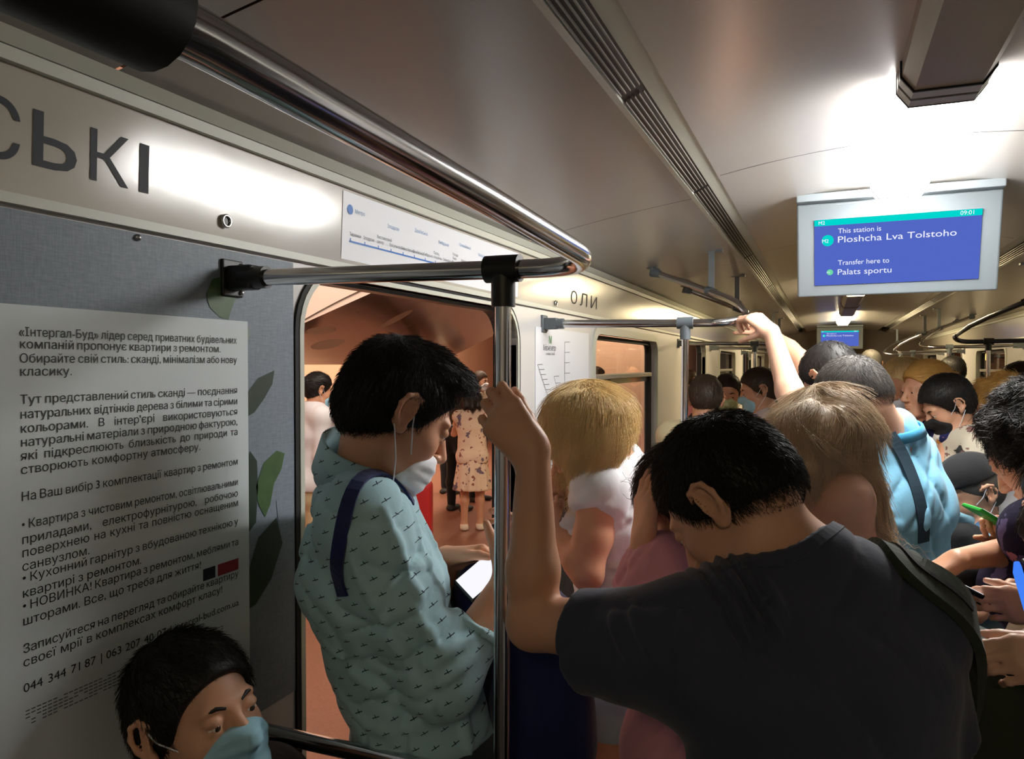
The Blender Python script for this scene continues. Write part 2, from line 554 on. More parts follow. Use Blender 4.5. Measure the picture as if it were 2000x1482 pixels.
door_y = [(DY0 + k * PITCHY, DY1 + k * PITCHY) for k in range(0, 3)]
win_y = [(WY0 + k * PITCHY, WY1 + k * PITCHY) for k in range(-1, 3)]
for s, side in ((1, 'left'), (-1, 'right')):
    xi = XL if s > 0 else XR
    xo = XL - .085 if s > 0 else XR + .085
    holes = [rrect(a, b, 0.005, DTOP, .13, corners=(0, 0, 1, 1)) for a, b in door_y]
    holes += [rrect(max(a, Y0 + .1), b, WZ0, WZ1, .09) for a, b in win_y]
    w = MB()
    holed_wall(w, xi, xo, [(Y0, 0), (Y1, 0), (Y1, 1.876), (Y0, 1.876)], holes)
    struct('wall_' + side, w, M['wall'])
    # door surrounds: white strip inside a black rubber line, and the slid-back leaf edge
    for i, (a, b) in enumerate(door_y):
        o = rrect(a - .028, b + .028, -.02, DTOP + .02, .15, corners=(0, 0, 1, 1))
        o1 = rrect(a - .014, b + .014, -.02, DTOP + .012, .14, corners=(0, 0, 1, 1))
        o2 = rrect(a, b, -.02, DTOP, .13, corners=(0, 0, 1, 1))
        o3 = rrect(a + .028, b - .03, -.02, DTOP - .01, .12, corners=(0, 0, 1, 1))
        o = [(y, max(z, 0.0)) for y, z in o]; o1 = [(y, max(z, 0.0)) for y, z in o1]; o2 = [(y, max(z, 0.0)) for y, z in o2]; o3 = [(y, max(z, 0.0)) for y, z in o3]
        n = i + 1 + (0 if s > 0 else 3)
        f = MB(); ring(f, xi, xi + .006 * s, o, o1)
        f.build('trim_%d' % (10 + n), M['rubber'])['kind'] = 'structure'
        f = MB(); ring(f, xi - .03 * s, xi + .008 * s, o1, o2)
        f.build('trim_%d' % (20 + n), M['trim'])['kind'] = 'structure'
        f = MB(); ring(f, xi - .075 * s, xi - .035 * s, o2, o3)
        d = f.build('door_%d' % n, mat('door_leaf_edge', srgb(60, 72, 78), rough=.4)); d['kind'] = 'structure'
        # rubber edge of the far leaf and the handle notch
        r = MB().box((min(xi - .07 * s, xi - .03 * s), b - .055, .01), (max(xi - .07 * s, xi - .03 * s), b - .03, DTOP - .09))
        r.box((min(xi - .07 * s, xi - .03 * s), b - .072, .01), (max(xi - .07 * s, xi - .03 * s), b - .05, 1.52), .006)
        r.build('rubber_edge', M['rubber'], d)
    for i, (a, b) in enumerate(win_y):
        a = max(a, Y0 + .1)
        n = i + 1 + (0 if s > 0 else 4)
        o = rrect(a - .035, b + .035, WZ0 - .035, WZ1 + .03, .12)
        o2 = rrect(a + .012, b - .012, WZ0 + .012, WZ1 - .012, .08)
        f = MB(); ring(f, xi - .02 * s, xi + .01 * s, o, o2)
        wd = f.build('window_%d' % n, M['trim']); wd['kind'] = 'structure'
        zb = 1.585
        i1 = rrect(a + .012, b - .012, WZ0 + .012, WZ1 - .012, .08)
        i2 = rrect(a + .06, b - .06, WZ0 + .05, WZ1 - .035, .06)
        f = MB(); ring(f, xi - .07 * s, xi - .035 * s, i1, i2)
        f.build('rubber_seal', M['rubber'], wd)
        f = MB()
        f.box((min(xi - .06 * s, xi - .02 * s), a + .06, zb - .014), (max(xi - .06 * s, xi - .02 * s), b - .06, zb + .014), .004)
        f.build('sash_rail', M['wood'], wd)
        f = MB().box((min(xi - .064 * s, xi - .05 * s), a + .06, zb - .045), (max(xi - .064 * s, xi - .05 * s), b - .06, zb - .014))
        f.build('rubber_gasket', M['rubber'], wd)
        f = MB().box((min(xi - .052 * s, xi - .048 * s), a + .05, WZ0 + .04), (max(xi - .052 * s, xi - .048 * s), b - .05, WZ1 - .03))
        f.build('pane', M['glass'], wd)
struct('wall_end', MB().box((XL - .1, Y1, 0), (XR + .1, Y1 + .06, 2.4)), mat('end_wall', srgb(110, 96, 82), rough=.35))
struct('wall_rear', MB().box((XL - .1, Y0 - .06, 0), (XR + .1, Y0, 2.4)), M['wall'])
struct('baseboard_left', MB().box((XL, DY1 + .03, 0), (XL + .012, door_y[1][0] - .03, .1)), M['rubber'])

# ------------------------------------------------------------------ ceiling lamps
def hexa(w, h, zt):
    return [(-w * .5, zt), (-w * .5, zt - h * .55), (-w * .36, zt - h), (w * .36, zt - h), (w * .5, zt - h * .55), (w * .5, zt)]
def ceiling_lamp(ya, yb, lit, label, warm=False, m=None):
    xc, zt = 0.24, CAMZ + .672
    t = thing('ceiling_lamp', label, 'lamp', (xc, (ya + yb) / 2, zt), 'lamps down the middle of the ceiling')
    prof = hexa(.178, .074, zt)
    P = lambda y, k=1.0: [(xc + x * k, y, zt + (z - zt) * k) for x, z in prof]
    mb = MB().prism(P(ya + .045), (0, ya + .045, 0), (0, yb - .045, 0))
    mb.build('diffuser', m or ((M['lity'] if warm else M['lit']) if lit else M['cover']), t)
    for a, b in ((ya, ya + .045), (yb - .045, yb)):
        c = MB().prism(P(a, 1.03), (0, a, 0), (0, b, 0))
        if lit and not warm and a != ya:
            c.build('end_cap', M['lit'], t)
        else:
            c.build('end_cap', M['lity'] if lit and warm else M['fixture'], t)
    for g in (ya + .043, yb - .052):
        MB().prism(P(g, 1.045), (0, g, 0), (0, g + .007, 0)).build('gasket', M['rubber'], t)
ceiling_lamp(-2.3, -1.15, True, 'dim ceiling lamp added behind the viewer as fill light', True, M['litd'])  # unseen lamp added to lift the dark foreground
ceiling_lamp(.74, 1.945, False, 'unlit ceiling lamp with a brown diffuser and grey end cap, nearest the viewer')
ceiling_lamp(1.96, 3.12, True, 'lit white ceiling lamp in front of the large screen')
ceiling_lamp(3.75, 4.9, False, 'unlit ceiling lamp hidden just behind the large screen')
ceiling_lamp(4.93, 6.08, False, 'unlit ceiling lamp before the warm lit lamp below the large screen')
ceiling_lamp(6.12, 7.3, True, 'warm lit ceiling lamp seen just below the large screen', True)
ceiling_lamp(7.36, 8.85, False, 'unlit ceiling lamp right behind the warm lit lamp')
ceiling_lamp(8.9, 10.4, False, 'unlit ceiling lamp ahead of the farthest lit lamp')
ceiling_lamp(10.45, 12.7, True, 'farthest lit ceiling lamp above the small distant screen', True)

# ------------------------------------------------------------------ information screens
M['screen'] = emission('screen_blue', srgb(84, 106, 200), 0.95)
M['scrteal'] = emission('screen_teal', srgb(0, 214, 206), 1.0)
M['scrtext'] = emission('screen_white', srgb(240, 242, 255), 1.05)
M['scrgreen'] = emission('screen_green', srgb(110, 215, 165), 1.0)
M['bezel'] = mat('screen_bezel', srgb(114, 122, 127), rough=.4)
def info_screen(c, w, h, tilt, label, roll=0.0):
    t = thing('information_screen', label, 'screen', c, 'passenger information screens')
    ax = Vector((math.cos(roll), 0, math.sin(roll)))
    az = Vector((0, -math.sin(tilt), math.cos(tilt)))
    az = (az - ax * az.dot(ax)).normalized()
    ay = az.cross(ax)                                # towards the back
    c = Vector(c)
    MB().obox(c + ay * .035, ax, ay, az, w, .07, h, .008).build('bezel', M['bezel'], t)
    top = c + az * (h / 2)
    pl = MB().obox(top + Vector((0, .01, .018)), ax, Vector((0, 1, 0)), UP, w * 1.0, .10, .03, .004)
    pl.obox(top + Vector((0, .1, .06)), ax, Vector((0, 1, 0)), UP, w * .98, .18, max(.02, 2 * (CAMZ + .66 - top.z - .06)), .004)
    pl.build('mounting_plate', M['greyplastic'], t)
    sw, sh = w * .815, h * .70
    sc = c + az * (-h * .02) - ay * .0015
    e = lambda u, v: sc + ax * (u * sw) + az * (v * sh)
    s = MB().obox(sc, ax, ay, az, sw, .003, sh).build('screen', M['screen'], t)
    f = sc - ay * .003
    bar = MB().obox(f + az * (sh * .455), ax, ay, az, sw, .002, sh * .09)
    def disc(u, v, r):
        n = 24
        bar._add([f - ay * .001 + ax * (u * sw + r * math.cos(2 * math.pi * k / n)) + az * (v * sh + r * math.sin(2 * math.pi * k / n)) for k in range(n)], [list(range(n))])
    disc(-.415, .185, sh * .085)
    bar.build('route_bar', M['scrteal'], s)
    g = MB()
    n = 20; r = sh * .045
    g._add([f - ay * .001 + ax * (-.40 * sw + r * math.cos(2 * math.pi * k / n)) + az * (-.30 * sh + r * math.sin(2 * math.pi * k / n)) for k in range(n)], [list(range(n))])
    g.build('line_badge', M['scrgreen'], s)
    p = lambda u, v: f - ay * .002 + ax * (u * sw) + az * (v * sh)
    for tx_, sz, u, v, bo, wd in (('M2', .075, -.475, .43, .0016, None), ('09:01', .085, .375, .43, .0016, None), ('This station is', .105, -.35, .285, .0012, None),
                                  ('Ploshcha Lva Tolstoho', .135, -.355, .145, .0024, .71), ('M2', .075, -.452, .155, .0018, None), ('Transfer here to', .105, -.35, -.195, .0012, None),
                                  ('Palats sportu', .125, -.355, -.345, .0022, .335), ('M3', .04, -.422, -.315, .0006, None)):
        tx = MB()
        put_text(tx, tx_, sh * sz, p(u, v), ax, az, bo * w, width=sw * wd if wd else None)
        tx.build('screen_text', M['scrtext'], s)
info_screen(W(1747, 482, 2.90), .69, .365, math.radians(17), 'large grey screen with blue station display hanging below the white lamp', math.radians(.4))
info_screen(W(1640, 660, 12.6), .70, .36, math.radians(8), 'small distant screen with blue display at the far end of the car')

# ------------------------------------------------------------------ handrails
def bez(p0, p1, p2, n=10):
    return [p0 * ((1 - t) ** 2) + p1 * (2 * t * (1 - t)) + p2 * (t * t) for t in [i / n for i in range(n + 1)]]
RZ = CAMZ + .153
def door_rail(y, s, towards, label, dark=True, post=True, over=None, r=.0155, cx=-.325, tube='chrome'):
    """rail from the wall to the aisle, a bend and a run along the car; s=1 left side"""
    def mx(x): return x if s > 0 else 2 * XC - x
    j = M['black'] if dark else M['greyjoint']
    t = thing('handrail', label, 'handrail', (mx(-.49), y, 0), 'grab rails beside the doors')
    wall = Vector((mx(XL + .004), y, RZ + .012))
    cor = Vector((mx(cx), y, RZ))
    st = wall + (cor - wall) * .84
    if over is None:
        over = [cor + Vector((0, towards * 1.0, .02))]
    run = over
    pts = [wall + (cor - wall).normalized() * .03] + [wall + (cor - wall) * f for f in (.3, .6)] + bez(st, cor, cor + (run[0] - cor).normalized() * .14, 14) + run[:]
    MB().tube(pts, r, 24).build('rail_tube', M[tube], t)
    b = MB()
    d = .001 * s
    b.obox(wall, Vector((1, 0, 0)), Vector((0, 1, 0)), UP, .012, .055, .07, .003)
    b.obox(wall + Vector((.03 * s, 0, 0)), Vector((1, 0, 0)), Vector((0, 1, 0)), UP, .06, .036, .046, .006)
    b.tube([wall + Vector((.03 * s, 0, 0)), wall + Vector((.085 * s, 0, -.001))], .021, 16)
    br = b.build('wall_bracket', j, t)
    for dz in (.026, -.026):
        MB().sphere(wall + Vector((.007 * s, 0.02, dz)), .005).build('screw', M['steel'], br)
    if post:
        pt = Vector((mx(-.49), y, RZ + .004))
        pl = Vector((mx(-.497), y, .42))
        MB().tube([pt, pl + Vector((0, 0, -.42))], .0135, 20).build('post', M['chrome'], t)
        jn = MB().tube([pt - Vector((.030, 0, 0)), pt + Vector((.030, 0, 0))], .0225, 20)
        jn.tube([pt + Vector((0, 0, 0)), pt - Vector((0, 0, .062))], .020, 20)
        jn.build('tee_joint', j, t)
    return t
# nearest rail: comes back towards the viewer and hangs from the ceiling on a black bracket
t = door_rail(1.163, 1, -1, 'dark chrome grab rail on black joints, left of the open door', True, True,
              over=[Vector((-.325, .72, RZ + .018)), Vector((-.322, .33, RZ + .028)), Vector((-.322, -.5, RZ + .02))])
hb = MB().tube([Vector((-.322, .30, RZ + .028)), Vector((-.322, .14, RZ + .028))], .030, 20)
hb.obox(Vector((-.322, .21, RZ + .075)), Vector((1, 0, 0)), Vector((0, 1, 0)), UP, .04, .06, .1, .01)
hb.tube([Vector((-.322, .21, RZ + .1)), Vector((-.40, .21, CAMZ + .572))], .018, 14)
hb.build('ceiling_bracket', M['black'], t)
# lower rail of the seat end, between wall and post
lr = MB().tube([Vector((XL + .02, 1.163, .952)), Vector((-.497, 1.163, .952))], .0155, 20).build('lower_rail', M['chrome'], t)

_rail = [(1461, 615, 2.93), (1443, 594, 3.15), (1420, 581, 3.40), (1388, 569.5, 3.75), (1275, 531, 4.0)]
def rising_rail(y, s, towards, label, dark=False):
    """rail whose aisle end curves up to a bracket on the sloping ceiling"""
    def mx(x): return x if s > 0 else 2 * XC - x
    pts = []
    for px, py, d in _rail:
        q = W(px, py, d)
        pts.append(Vector((mx(q.x), y + (q.y - 2.93) * towards, q.z)))
    t = door_rail(y, s, towards, label, dark, True, over=pts, cx=-.285, tube='darkmetal' if dark else 'chrome')
    e, m1 = pts[-1], pts[-2]
    j = M['black'] if dark else M['greyjoint']
    ax = (e - m1).normalized()
    sx = Vector((0, 0, 1)).cross(ax).normalized()
    b = MB().obox(e + Vector((0, 0, .018)), sx, ax, sx.cross(ax), .085, .04, .012, .003)
    b.tube([e, e - ax * .05], [.028, .018], 14)
    b.build('ceiling_bracket', j, t)
    h = MB()
    top = Vector((m1.x, m1.y + .05 * towards, CAMZ + .572 - .112 * ((-.43 - mx(m1.x)) / .615) + .004))
    h.obox((m1 + top) / 2, Vector((1, 0, 0)), Vector((0, 1, 0)), UP, .03, .006, (top - m1).length, .001)
    h.obox(top, Vector((1, 0, 0)), Vector((0, 1, 0)), UP, .10, .045, .012, .001)
    h.build('hanger_strap', M['greyplastic'], t)
    MB().tube([m1 - ax * .025, m1 + ax * .025], .021, 14).build('strap_clamp', j, t)
    return t
rising_rail(2.93, 1, 1, 'chrome grab rail with grey joints beyond the open door, held by a raised hand')
rising_rail(6.00, 1, -1, 'chrome grab rail crossing above the people before the second left door')
rising_rail(7.77, 1, 1, 'chrome grab rail just past the second left door')
rising_rail(10.84, 1, -1, 'distant chrome grab rail before the third left door')
rising_rail(6.00, -1, -1, 'dark grab rail with black joint and tall post at the right edge', True)
rising_rail(7.77, -1, 1, 'chrome grab rail just past the right-hand door, behind the tall right post')
rising_rail(10.84, -1, -1, 'chrome grab rail on the right, above the two blonde women')
rising_rail(12.61, -1, 1, 'farthest chrome grab rail on the right side')

# ------------------------------------------------------------------ benches (mostly behind people)
def bench(y0, y1, s, label):
    def mx(x): return x if s > 0 else 2 * XC - x
    X = lambda a, b: (min(mx(a), mx(b)), max(mx(a), mx(b)))
    t = thing('bench', label, 'seat', (mx(-.85), (y0 + y1) / 2, 0), 'padded benches along the walls')
    a, b = X(XL + .012, -.64)
    MB().box((a, y0, .34), (b, y1, .45), .03).build('seat_cushion', M['seat'], t)
    a, b = X(XL + .002, XL + .09)
    MB().box((a, y0, .45), (b, y1, .93), .03).build('backrest', M['seat'], t)
    a, b = X(XL + .012, -.69)
    MB().box((a, y0 + .02, 0), (b, y1 - .02, .34)).build('base', M['greyplastic'], t)
bench(-.9, 1.13, 1, 'dark padded bench under the poster at the left wall')
bench(2.97, 5.96, 1, 'dark padded bench under the left window beyond the open door')
bench(2.97, 5.96, -1, 'dark padded bench along the right wall with seated passengers')
bench(7.81, 10.8, 1, 'dark padded bench past the second left door')
bench(7.81, 10.8, -1, 'dark padded bench past the tall right post')

# ------------------------------------------------------------------ printed things on the left wall
YA, ZA = Vector((0, 1, 0)), UP
XP = XL + .003
pan = MB().box((XL + .0005, -.4, .945), (XP, DY0 - .03, 1.868))
adv = pan.build('advertising_panel', M['weave'])
tag(adv, 'grey linen-look advertising panel with printed leaves and white text box', 'advertisement')
tb = MB().box((XP, .45, 1.0), (XP + .0015, 1.207, 1.735)).build('text_box', M['paper'], adv)
XT = XP + .0022
TL = 0.742; TR = 1.176
def zy(y): return CAMZ - (y - 712) / 1500 * 1.085
lines = [(656, [('«Інтергал-Буд»', 1), (' лідер серед приватних будівельних', 0)], 1), (680, [('компаній пропонує квартири з ремонтом.', 0)], .9),
         (708, [('Обирайте свій стиль: сканді, мінімалізм або нову', 0)], 1), (734, [('класику.', 0)], 0),
         (789, [('Тут представлений стиль ', 0), ('сканді', 1), (' — поєднання', 0)], 1), (818, [('натуральних відтінків дерева з білими та сірими', 0)], 1),
         (846, [("кольорами. В інтер'єрі використовуються", 0)], 1), (873, [('натуральні матеріали з природною фактурою,', 0)], 1),
         (900, [('які підкреслюють близькість до природи та', 0)], 1), (927, [('створюють комфортну атмосферу.', 0)], 0),
         (980, [('На Ваш вибір ', 0), ('3 комплектації', 1), (' квартир з ремонтом', 0)], 1),
         (1035, [('• Квартира з чистовим ремонтом, освітлювальними', 0)], 1), (1065, [('приладами, електрофурнітурою, робочою', 0)], 1),
         (1091, [('поверхнею на кухні та повністю оснащеним', 0)], 1), (1118, [('санвузлом.', 0)], 0),
         (1141, [('• Кухонний гарнітур з вбудованою технікою у', 0)], 1), (1171, [('квартирі з ремонтом.', 0)], 0),
         (1196, [('• НОВИНКА! Квартира з ремонтом, меблями та', 0)], 1), (1226, [('шторами. Все, що треба для життя!', 0)], 0),
         (1281, [('Записуйтеся на перегляд та обирайте квартиру', 0)], 1), (1308, [('своєї мрії в комплексах комфорт класу!', 0)], 0),
         (1359, [('044 344 71 87  |  063 207 40 07  |  intergal-bud.com.ua', 1)], 1)]
FS = .0182
_wc = {}
def word(s, bold):
    """a word's letters; the soft sign is a turned capital Р, which fills cleanly"""
    k = (s, bold)
    if k not in _wc:
        off = .00045 if bold else .00003
        VS, FSS, x = [], [], 0.0
        import re as _re
        for ch in _re.split('([ьЬ])', s):
            if not ch: continue
            if ch in 'ьЬ':
                vs, fs = text_mesh('P', FS, off)
                z = .75 if ch == 'ь' else 1.0
                h = max(v.y for v in vs)
                vs = [Vector((v.x * (z + .08), (h - v.y) * z, 0)) for v in vs]
            else:
                vs, fs = text_mesh(ch, FS, off)
            b = len(VS)
            VS += [Vector((x + v.x * 1.1, v.y, 0)) for v in vs]
            FSS += [[b + q for q in f] for f in fs]
            x = max(v.x for v in VS) + FS * .05
        _wc[k] = (VS, FSS, x - FS * .05)
    return _wc[k]
for y, runs, just in lines:
    txt = MB()
    ws = []
    for s, b in runs:
        ws += [(w, b) for w in s.split() if w]
    tot = sum(word(w, b)[2] for w, b in ws)
    full = TR - TL
    gap = .006
    k = 1.0
    if just:
        width = full * just
        gap = (width - tot) / max(1, len(ws) - 1)
        if gap < .0048:
            k = (width - .0048 * (len(ws) - 1)) / tot
            gap = .0048
    x = TL
    for w, b in ws:
        vs, fs, ww = word(w, b)
        txt._add([Vector((XT, x + v.x * k, zy(y) + v.y)) for v in vs], fs)
        x += ww * k + gap
    txt.build('text_line', M['ink'], tb)
fp = MB()
for i in range(5):
    z = zy(1398 + i * 7)
    for k in range(46):
        yy = .745 + k * .0085
        if random.random() < .85 and not (i == 4 and k > 22):
            fp._add([(XT, yy, z), (XT, yy + .0066, z), (XT, yy + .0066, z + .0016), (XT, yy, z + .0016)], [(0, 1, 2, 3)])
fp.build('fine_print', M['ink2'], tb)
lg = MB().box((XP + .0015, 1.085, zy(1262)), (XP + .0022, 1.115, zy(1232)))
lg.build('dark_logo', M['ink'], tb)
lg = MB().box((XP + .0015, 1.122, zy(1262)), (XP + .0022, 1.176, zy(1232))).build('red_logo', M['inkred'], tb)
def leaf(pts, m, name='leaf_print'):
    v = [on_x(px, py, XP + .001) for px, py in pts]
    MB()._add(v, [list(range(len(v)))]).build(name, m, adv)
leaf([(402, 575), (415, 545), (440, 538), (463, 560), (462, 580), (450, 610), (447, 624), (430, 620), (410, 600)], M['leaf'])
leaf([(479, 640), (487, 640), (488, 655), (482, 672), (478, 672)], M['leaf2'])
leaf([(480, 790), (485, 765), (505, 738), (536, 723), (532, 750), (515, 780), (497, 805), (481, 815)], M['leafd'])
leaf([(505, 985), (500, 950), (515, 905), (540, 880), (556, 885), (550, 915), (535, 945), (528, 985), (518, 1010)], M['leaf'])
leaf([(483, 980), (488, 880), (502, 900), (504, 950), (500, 1020), (485, 1040)], M['leafd'])
leaf([(484, 1120), (505, 1050), (540, 1010), (552, 1060), (530, 1130), (500, 1180), (485, 1190)], M['leafd'])
leaf([(540, 980), (566, 960), (560, 1010), (545, 1030)], M['weave'])

# header lettering
hx = lambda z: XL + .008 * (z - 1.875) / .2 + .0012
hl = MB()
def letter(ch, ya, yb, z0, z1, bold):
    vs, fs = text_mesh('P' if ch == 'Ь' else ch, .1, bold)
    if ch == 'Ь': vs = [Vector((v.x, -v.y, 0)) for v in vs]
    x0 = min(v.x for v in vs); x1 = max(v.x for v in vs); b0 = min(v.y for v in vs); b1 = max(v.y for v in vs)
    out = []
    for v in vs:
        y = ya + (yb - ya) * (v.x - x0) / (x1 - x0); z = z0 + (z1 - z0) * (v.y - b0) / (b1 - b0)
        out.append(Vector((hx(z), y, z)))
    hl._add(out, fs)
def hy(px): return on_x(px, 300, XL).y
letter('С', hy(-60), hy(35), 1.933, 2.02, .007)
letter('Ь', hy(60), hy(146), 1.937, 2.017, .006)
letter('К', hy(172), hy(247), 1.937, 2.017, .006)
hl._add([(hx(z), y, z) for y, z in ((hy(268), 1.937), (hy(286), 1.937), (hy(286), 2.017), (hy(268), 2.017))], [(0, 1, 2, 3)])
o = hl.build('header_lettering', M['ink'])
tag(o, 'large black letters СЬКІ on the white band above the panel', 'lettering')
hl = MB()
for ch, a, b in (('О', 1114, 1126), ('Л', 1132, 1146), ('И', 1153, 1165)):
    letter(ch, hy(a), hy(b), 1.925, 1.985, .001)
o = hl.build('header_lettering', M['ink'])
tag(o, 'small black letters ОЛИ on the white band above the wall map', 'lettering')
for px, py, lb in ((440, 432, 'chrome key ring lock in the white band beside the black letters'), (1085, 592, 'small chrome key ring lock in the white band above the wall map')):
    c = on_x(px, py, XL + .004)
    t = thing('key_lock', lb, 'lock', c, 'key locks in the white band')
    n = 24
    r = MB()
    pts = [c + Vector((.003, .0105 * math.cos(a), .0105 * math.sin(a))) for a in [2 * math.pi * k / n for k in range(n + 1)]]
    r.tube(pts, .003, 10, False)
    r.build('ring', M['chrome'], t)
    MB().tube([c + Vector((-.002, 0, 0)), c + Vector((.002, 0, 0))], .0095, 20).build('core', M['black'], t)
sc = MB()
c = on_x(269, 464, XL + .004)
sc.sphere(c, .006)
tag(sc.build('screw', M['steel']), 'round screw head at the top of the grey panel', 'screw')
# line map on the header band
rm = MB()
z0, z1 = 1.9, 2.06
ya, yb = hy(664), hy(1010)
rm._add([(hx(z0), ya, z0), (hx(z0), yb, z0), (hx(z1), yb, z1), (hx(z1), ya, z1)], [(0, 1, 2, 3)])
rmo = rm.build('route_map', M['paper2'])
tag(rmo, 'long white route map strip with blue line above the open door', 'map')
ln = MB()
hx2 = lambda z: hx(z) + .0008
zl = 1.945
ln._add([(hx2(zl), ya + .03, zl - .0022), (hx2(zl), yb - .03, zl - .0022), (hx2(zl), yb - .03, zl + .0022), (hx2(zl), ya + .03, zl + .0022)], [(0, 1, 2, 3)])
n = 18
for k in range(n):
    yy = ya + .035 + (yb - ya - .07) * k / (n - 1)
    ln._add([(hx2(zl), yy - .002, zl), (hx2(zl), yy + .002, zl), (hx2(zl), yy + .002, zl + .008), (hx2(zl), yy - .002, zl + .008)], [(0, 1, 2, 3)])
cc = [(hx2(2.02), ya + .03 + .012 * math.cos(2 * math.pi * k / 20), 2.02 + .012 * math.sin(2 * math.pi * k / 20)) for k in range(20)]
ln._add(cc, [list(range(20))])
ln.build('route_line', M['inkblue'], rmo)
nm = MB()
st = ['Героїв Дніпра', 'Мінська', 'Оболонь', 'Почайна', 'Тараса Шевченка', 'Контрактова площа', 'Поштова площа', 'Майдан Незалежності', 'Площа Льва Толстого', 'Олімпійська', 'Палац «Україна»', 'Либідська', 'Деміївська', 'Голосіївська', 'Васильківська', 'Виставковий центр', 'Іподром', 'Теремки']
for k, s in enumerate(reversed(st)):
    yy = ya + .03 + (yb - ya - .09) * k / (n - 1)
    w_ = s.split()
    for i, q in enumerate(w_):
        z = zl + .014 + .012 * (len(w_) - 1 - i)
        put_text(nm, q, .0115, Vector((hx2(z), yy, z)), YA, ZA)
nm.build('station_names', M['ink2'], rmo)
pm = MB()
for k, s in enumerate(('Іподром', 'Деміївська', 'Либідська', 'Олімпійська', 'Майдан', 'Пошта', 'Оболонь')):
    yy = ya + .2 + k * .14
    z = 2.005 + .012 * (k % 2)
    put_text(pm, s, .014, Vector((hx2(z), yy, z)), YA, ZA)
put_text(pm, 'Метро', .014, Vector((hx2(2.015), ya + .05, 2.015)), YA, ZA)
pm.build('pale_names', M['inkpale'], rmo)

# wall map between door and window
mp0, mp1 = on_x(1046, 700, XP).y, on_x(1150, 700, XP).y
mo = MB().box((XL + .0005, mp0, .9), (XP, mp1, 1.80)).build('metro_map', M['paper2'])
tag(mo, 'white wall map of metro lines between the open door and the window', 'map')
mt = MB()
Xm = XP + .001
def mz(px, py): return on_x(px, py, Xm)
p = mz(1061, 684)
put_text(mt, 'Київське метро', .034, p, YA, ZA, .0005, width=.155)
p = mz(1066, 693)
put_text(mt, 'схема ліній', .015, p, YA, ZA, width=.11)
def mline(a, b, wd=.0016):
    a = mz(*a); b = mz(*b)
    d = (b - a).normalized(); q = Vector((1, 0, 0)).cross(d) * wd
    mt._add([a + q, b + q, b - q, a - q], [(0, 1, 2, 3)])
segs = [((1050, 712), (1072, 780), 8), ((1082, 735), (1098, 800), 6), ((1103, 668), (1103, 830), 9), ((1072, 780), (1078, 960), 8), ((1098, 800), (1102, 940), 6)]
for a, b, n in segs:
    mline(a, b)
    for k in range(n):
        f = k / (n - 1)
        c = (a[0] + (b[0] - a[0]) * f, a[1] + (b[1] - a[1]) * f)
        mline(c, (c[0] + 10, c[1] - .5), .0012)
mt.build('map_print', M['ink2'], mo)
p = mz(1075, 671)
gp = MB()
put_text(gp, 'М', .045, p, YA, ZA, .001, align='CENTER')
gp.build('green_logo', M['inkgreen'], mo)
# small sticker on the right wall window
q0 = on_x(1966, 712, XR - .012); q1 = on_x(1990, 792, XR - .012)
st_ = MB().box((XR - .016, min(q0.y, q1.y), q1.z), (XR - .012, max(q0.y, q1.y), q0.z))
tag(st_.build('notice_sheet', M['paper2']), 'white paper notice on the right-hand window behind the curly blonde woman', 'notice')

# ------------------------------------------------------------------ the station beyond the doors
M['cream'] = mat('cream_marble', srgb(226, 186, 154), rough=.4, var=.08, vscale=2)
M['cream2'] = mat('pink_plaster', srgb(236, 206, 188), rough=.6)
M['brown'] = mat('brown_marble', srgb(100, 80, 70), rough=.2, spec=.6, var=.12, vscale=3)
M['inlay'] = mat('brown_inlay', srgb(46, 36, 32), rough=.4)
M['granite'] = mat('red_granite', srgb(142, 98, 80), rough=.35, var=.25, vscale=60)
struct('station_floor', MB().box((-14, -6, -.16), (-1.34, 30, -.06)), M['granite'])
struct('station_wall', MB().box((-7.6, -6, -.1), (-7.4, 30, 5)), M['cream'])
struct('station_pylon', MB().box((-5.2, 13.5, -.06), (-4.4, 30, 3.6)), M['cream'])
struct('station_ceiling', MB().box((-14, -6, 3.6), (-1.3, 30, 3.7)), M['cream2'])
# brown marble underside of the stairs crossing the hall, cream side above it
A_, B_ = W(540, 655, 5.6), W(860, 512, 6.2)
C_, D_, E_ = W(560, 712, 7.6), W(850, 712, 9.0), W(1060, 608, 9.6)
C0_ = W(520, 700, 5.6)
sb = MB()
nn, mm = 40, 8
av, af = [], []
for i in range(nn + 1):
    f = i / nn
    up_ = A_.lerp(B_, f) + Vector((0, 0, .06 * math.sin(math.pi * f)))
    lo_ = C_.lerp(D_, f / .6) if f < .6 else D_.lerp(E_, (f - .6) / .4)
    for k in range(mm + 1):
        av.append(up_.lerp(lo_, k / mm))
for i in range(nn):
    for k in range(mm):
        q = i * (mm + 1) + k
        af.append((q, q + mm + 1, q + mm + 2, q + 1))
sb._add(av, af, True)
o = sb.build('station_arch', M['brown'], fix=False); o['kind'] = 'structure'
for (px, py, w_, h_, a_) in ((628, 645, 30, 7, -4), (640, 672, 34, 9, -10), (775, 622, 36, 5, -28)):
    v = []
    c = W(px, py, 6.6)
    for k in range(20):
        a = 2 * math.pi * k / 20
        x, y = w_ * math.cos(a), h_ * math.sin(a)
        ar = math.radians(a_)
        v.append((px + x * math.cos(ar) - y * math.sin(ar), py + x * math.sin(ar) + y * math.cos(ar)))
    nrm = (D_ - C_).cross(A_ - C_).normalized()
    pl0 = C_
    vv = []
    for q in v:
        r = ray(*q)
        tt = (A_.lerp(C_, .5) - CAMP).dot(nrm) / r.dot(nrm)
        vv.append(CAMP + r * (tt * .985))
    MB()._add(vv, [list(range(20))]).build('inlay', M['inlay'], o)
